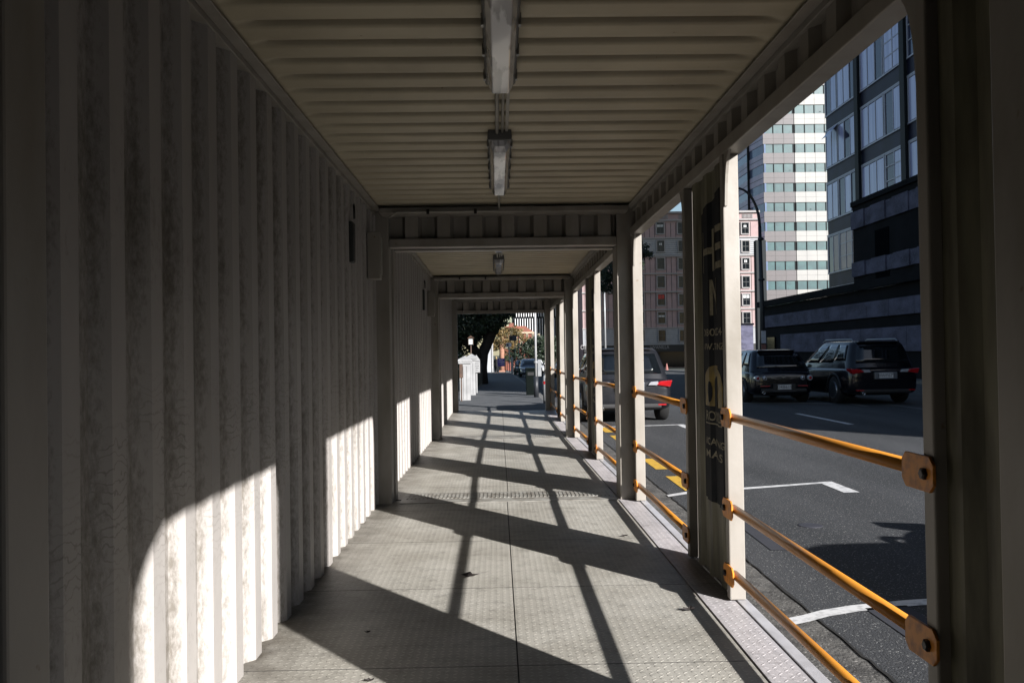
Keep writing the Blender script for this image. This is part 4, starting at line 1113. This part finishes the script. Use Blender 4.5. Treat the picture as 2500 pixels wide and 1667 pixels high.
MB().add([(-.13,-.13,1.32),(.13,-.13,1.32),(.13,.13,1.32),(-.13,.13,1.32),(0,0,1.45)], [(3,2,1,0),(0,1,4),(1,2,4),(2,3,4),(3,0,4)]).build('cap', M['white'], t)
tag(t, 'square white bollard standing among the far sign posts', 'bollard')
d = 88; t = empty('purple_hoarding', (fx(1152,d),d,fz(856,d)))
MB().box(-.42,.42,-.03,.03,.65,1.45).build('board', M['purple'], t, .01)
mk = MB()
for r, (a,c) in enumerate(((-.3,.1),(-.32,.3),(-.2,.25))): mk.box(a,c,-.036,-.0305,1.28-r*.2,1.33-r*.2)
mk.build('board_text', M['signwhite'], t)
MB().tube([(-.38,0,0),(-.38,0,.65)],.03,6).tube([(.38,0,0),(.38,0,.65)],.03,6).build('leg', M['darkpole'], t)
tag(t, 'purple sign board on legs beside the pedestrian', 'sign board')
# back wall strip / terracotta figure-like chimney and white gateway
d = 98; t = empty('terracotta_pier', (fx(1153,d),d,gz(d)))
MB().lathe([(.22,0),(.25,2.0),(.36,3.2),(.3,3.9),(.12,4.3)], (0,0,0), n=14).build('pier_shaft', M['stone'], t, smooth=True)
MB().box(-.35,.35,-.35,.35,0,.3).build('pier_base', M['stone'], t, .02)
tag(t, 'orange terracotta pier above the purple board', 'pier')
t = empty('pale_wall', (fx(1126,96),96,gz(96)))
MB().box(-.55,.15,0,.4,0,3.5).build('wall', M['siding'], t)
MB().box(.15,.33,-.1,.4,0,3.9).build('end_pier', M['white'], t, .02)
tag(t, 'pale garden wall with bright white end pier left of the pedestrian', 'wall')
# kerb planting / sunlit crossing beyond
tag(MB().box(fx(1127,90),fx(1180,90),90,96,fz(857,90)-.3,fz(857,90)).build('far_pavement', M['kerb']), kind='structure')

# red brick building with gables
def redb():
    d = 125; t = empty('red_building', (fx(1200,d),d,gz(d))); g = gz(d)
    def P(px,py): return ((px-1200)*d/2000, fz(py,d)-g)
    xa,_ = P(1150,0); xm,_ = P(1192,0); xb,_ = P(1229,0); _,ze = P(0,768)
    MB().box(xa,xm,0,9,0,ze).build('wall', M['redbrick'], t)
    MB().box(xm,xb,1.2,9,0,ze).build('wing_wall', M['redbrick'], t)
    for r in (764,780,797):
        _, z = P(0,r); MB().box(xa-.1,xm+.1,-.2,.0,z-.16,z+.1).build('string_course', M['cream'], t); MB().box(xm+.1,xb+.1,1.0,1.2,z-.12,z+.08).build('string_course', M['cream'], t)
    _, zg = P(0,750)
    MB().prism([(xa+.4,ze+.11),(xm-.1,ze+.11),(xm-.6,ze+.8),((xm*1.2+xa*.8)/2,zg),(xa+1,ze+.8)],'y',-.1,2).build('gable', M['redroof'], t)
    MB().prism([(xa,ze+.11),(xb+.3,ze+.11),(xb-1.3,zg+.1),(xa+.8,zg+.1)],'y',2.4,8).build('roof', M['redroof'], t)
    _, zc = P(0,742); MB().box(xm-1.4,xm-.7,.6,1.3,ze+.5,zc).build('chimney', M['redroof'], t)
    for i in range(2):
        for k in range(8):
            xx = xa+.5+k*(xm-xa-.9)/7.0*1.0 if k < 4 else xm+.4+(k-4)*.85
            _, z = P(0,773+i*16.5); yy = 0 if k < 4 else 1.2
            if k < 4: xx = xa+.35+k*.62
            w_ = MB().box(xx-.14,xx+.16,yy-.08,yy-.001,z-.34,z+.36).build('window', M['cream'], t)
            MB().box(xx-.07,xx+.09,yy-.1,yy-.081,z-.28,z+.28).build('pane', M['pane'], w_)
    tag(t, 'red brick gabled building with cream trim seen past the end of the walkway', 'building', 'city buildings')
redb()
# office with white vertical fins
def finb():
    d = 150; t = empty('finned_office', (fx(1230,d),d,gz(d))); g = gz(d)
    xa = fx(1180,d)-fx(1230,d); xb = fx(1300,d)-fx(1230,d)
    z0 = fz(790,d)-g; MB().box(xa,xb,0,16,0,z0+16).build('wall', M['finback'], t)
    for r in range(4):
        za = z0+.6+r*4.0; 
        MB().box(xa,xb,-.1,-.001,za-.24,za-.12).build('floor_line', M['finback'], t)
        for k in range(24):
            x = xa+.3+k*.42+(.21 if r % 2 else 0)
            if x > xb-.2: break
            MB().box(x,x+.13,-.5,-.101,za-(.9 if k % 3 == 0 and r == 0 else 0),za+3.7).build('fin', M['fin'], t)
    tag(t, 'dark office building screened with white vertical fins at the street end', 'building', 'city buildings')
finb()
# pale house glimpsed behind the leaves at the left
d = 90; t = empty('pale_house', (fx(1030,d),d,gz(d)))
MB().box(-2.5,1.2,0,6,0,5.6).build('wall', M['siding'], t)
MB().prism([(-2.8,5.6),(1.5,5.6),(-.6,7.0)],'y',-.2,6.2).build('roof', M['concd'], t)
for x in (-1.8,-.6,.5):
    w_ = MB().box(x-.3,x+.3,-.06,-.001,3.6,4.8).build('window', M['framew'], t); MB().box(x-.22,x+.22,-.08,-.061,3.68,4.72).build('pane', M['pane'], w_)
tag(t, 'pale timber house glimpsed behind the big dark tree', 'house', 'city buildings')

# ------------------------------------------------------------------ pedestrian
def person(x, y, z, label):
    t = empty('person', (x,y,z))
    V = [(0,0,.93),(0,0,1.08),(0,.01,1.25),(0,.01,1.40),(0,.0,1.50),(0,-.01,1.60),(0,-.01,1.68)]
    R = [(.15,.11),(.125,.09),(.16,.10),(.15,.09),(.052,.052),(.075,.09),(.06,.075)]
    E = [(0,1),(1,2),(2,3),(3,4),(4,5),(5,6)]
    def chain(root, pts, rs):
        p = root
        for q, r in zip(pts, rs):
            V.append(q); R.append((r,r)); E.append((p,len(V)-1)); p = len(V)-1
        return p
    for s, fw in ((-1,.24),(1,-.20)):
        chain(0, [(s*.09,fw*.1,.86),(s*.095,fw*.65,.48),(s*.09,fw,.10),(s*.09,fw+.03,.05),(s*.10,fw+.17,.035)], [.085,.058,.042,.042,.032])
        w = chain(3, [(s*.17,0,1.40),(s*.23,-fw*.2,1.14),(s*.235,-fw*.9+.02,.90),(s*.235,-fw*1.1+.03,.84)], [.06,.042,.030,.032])
        bx, by, bz = V[w]
        for k in range(4):
            L_ = (.065,.078,.072,.055)[k]
            chain(w, [(bx+s*(.002),by+(k-1.5)*.018,bz-.045),(bx,by+(k-1.5)*.019+.004,bz-.045-L_*.5),(bx-s*.006,by+(k-1.5)*.019+.01,bz-.045-L_)], [.009,.008,.007])
        chain(w, [(bx-s*.012,by+.035,bz-.02),(bx-s*.016,by+.05,bz-.05)], [.010,.008])
    me = bpy.data.meshes.new('body'); me.from_pydata(V, E, []); o = bpy.data.objects.new('body', me); COL.objects.link(o); o.parent = t
    me.materials.append(M['skin'])
    sk = o.modifiers.new('skin','SKIN')
    for i, sv in enumerate(me.skin_vertices[0].data if me.skin_vertices else []): sv.radius = R[i]
    if not me.skin_vertices:
        bpy.context.view_layer.objects.active = o; o.select_set(True)
    o.modifiers.new('sub','SUBSURF').levels = 1
    c = MB().lathe([(.19,.62),(.21,.80),(.17,1.02),(.16,1.12),(.20,1.34),(.17,1.44),(.08,1.49)], (0,0,0), n=16)
    for s, fw in ((-1,.24),(1,-.20)): c.tube([(s*.16,0,1.40),(s*.235,-fw*.2,1.14),(s*.24,-fw*.85+.02,.92)],[.075,.058,.045],10)
    c.build('coat', M['coat'], t, smooth=True)
    l = MB()
    for s, fw in ((-1,.24),(1,-.20)): l.tube([(s*.08,0,.88),(s*.095,fw*.65,.48),(s*.09,fw,.12)],[.11,.075,.06],10)
    l.build('trousers', M['coat'], t, smooth=True)
    h = MB(); 
    h.lathe([(.02,1.76),(.075,1.745),(.10,1.69),(.105,1.60),(.09,1.50),(.05,1.47)], (0,-.025,0), n=14); h.build('hair', M['hair'], t, smooth=True)
    sh = MB()
    for s, fw in ((-1,.24),(1,-.20)): sh.box(s*.10-.045,s*.10+.045,fw-.06,fw+.21,.0,.075)
    sh.build('shoes', M['white'], t, .02)
    return tag(t, label, 'person')
person(fx(1139.5,90), 90, fz(858,90)+.02, 'blond pedestrian in black coat walking away past the purple board')

# ------------------------------------------------------------------ light
az = math.atan2(1.0, -1.3)        # direction towards the sun: (+1, -1.3)
el = math.radians(21.9)
sun_dir = Vector((math.sin(az)*math.cos(el), math.cos(az)*math.cos(el), math.sin(el)))
ld = bpy.data.lights.new('sun', 'SUN'); ld.energy = 5.0; ld.angle = math.radians(.53); ld.color = (1,.972,.955)
lo = bpy.data.objects.new('sun', ld); COL.objects.link(lo)
lo.rotation_euler = sun_dir.to_track_quat('Z','Y').to_euler()
w = bpy.data.worlds.new('World'); S.world = w; w.use_nodes = True
nt = w.node_tree; bg = nt.nodes['Background']; sky = nt.nodes.new('ShaderNodeTexSky'); sky.sky_type = 'NISHITA'
sky.sun_disc = False; sky.sun_elevation = el; sky.sun_rotation = az; sky.air_density = 1; sky.dust_density = .6; sky.ozone_density = 1
nt.links.new(sky.outputs[0], bg.inputs[0]); bg.inputs[1].default_value = .052

# ------------------------------------------------------------------ camera
cd = bpy.data.cameras.new('camera'); cam = bpy.data.objects.new('camera', cd); COL.objects.link(cam)
cd.sensor_width = 36; cd.lens = 36*2000/2352; cd.clip_start = .05; cd.clip_end = 4000
yaw, pitch, a = .01675, .0137, .015
F = Vector((math.sin(yaw)*math.cos(pitch), math.cos(yaw)*math.cos(pitch), math.sin(pitch)))
R0 = F.cross(Vector((0,0,1))).normalized(); U0 = R0.cross(F)
R = R0*math.cos(a)-U0*math.sin(a); U = U0*math.cos(a)+R0*math.sin(a)
cam.matrix_world = Matrix(((R.x,U.x,-F.x,0),(R.y,U.y,-F.y,0),(R.z,U.z,-F.z,1.283),(0,0,0,1)))
S.camera = cam
S.view_settings.view_transform = 'Standard'; S.view_settings.look = 'None'; S.view_settings.gamma = 1
S.view_settings.exposure = 1.2
S.render.engine = 'CYCLES'
S.cycles.max_bounces = 10; S.cycles.diffuse_bounces = 1
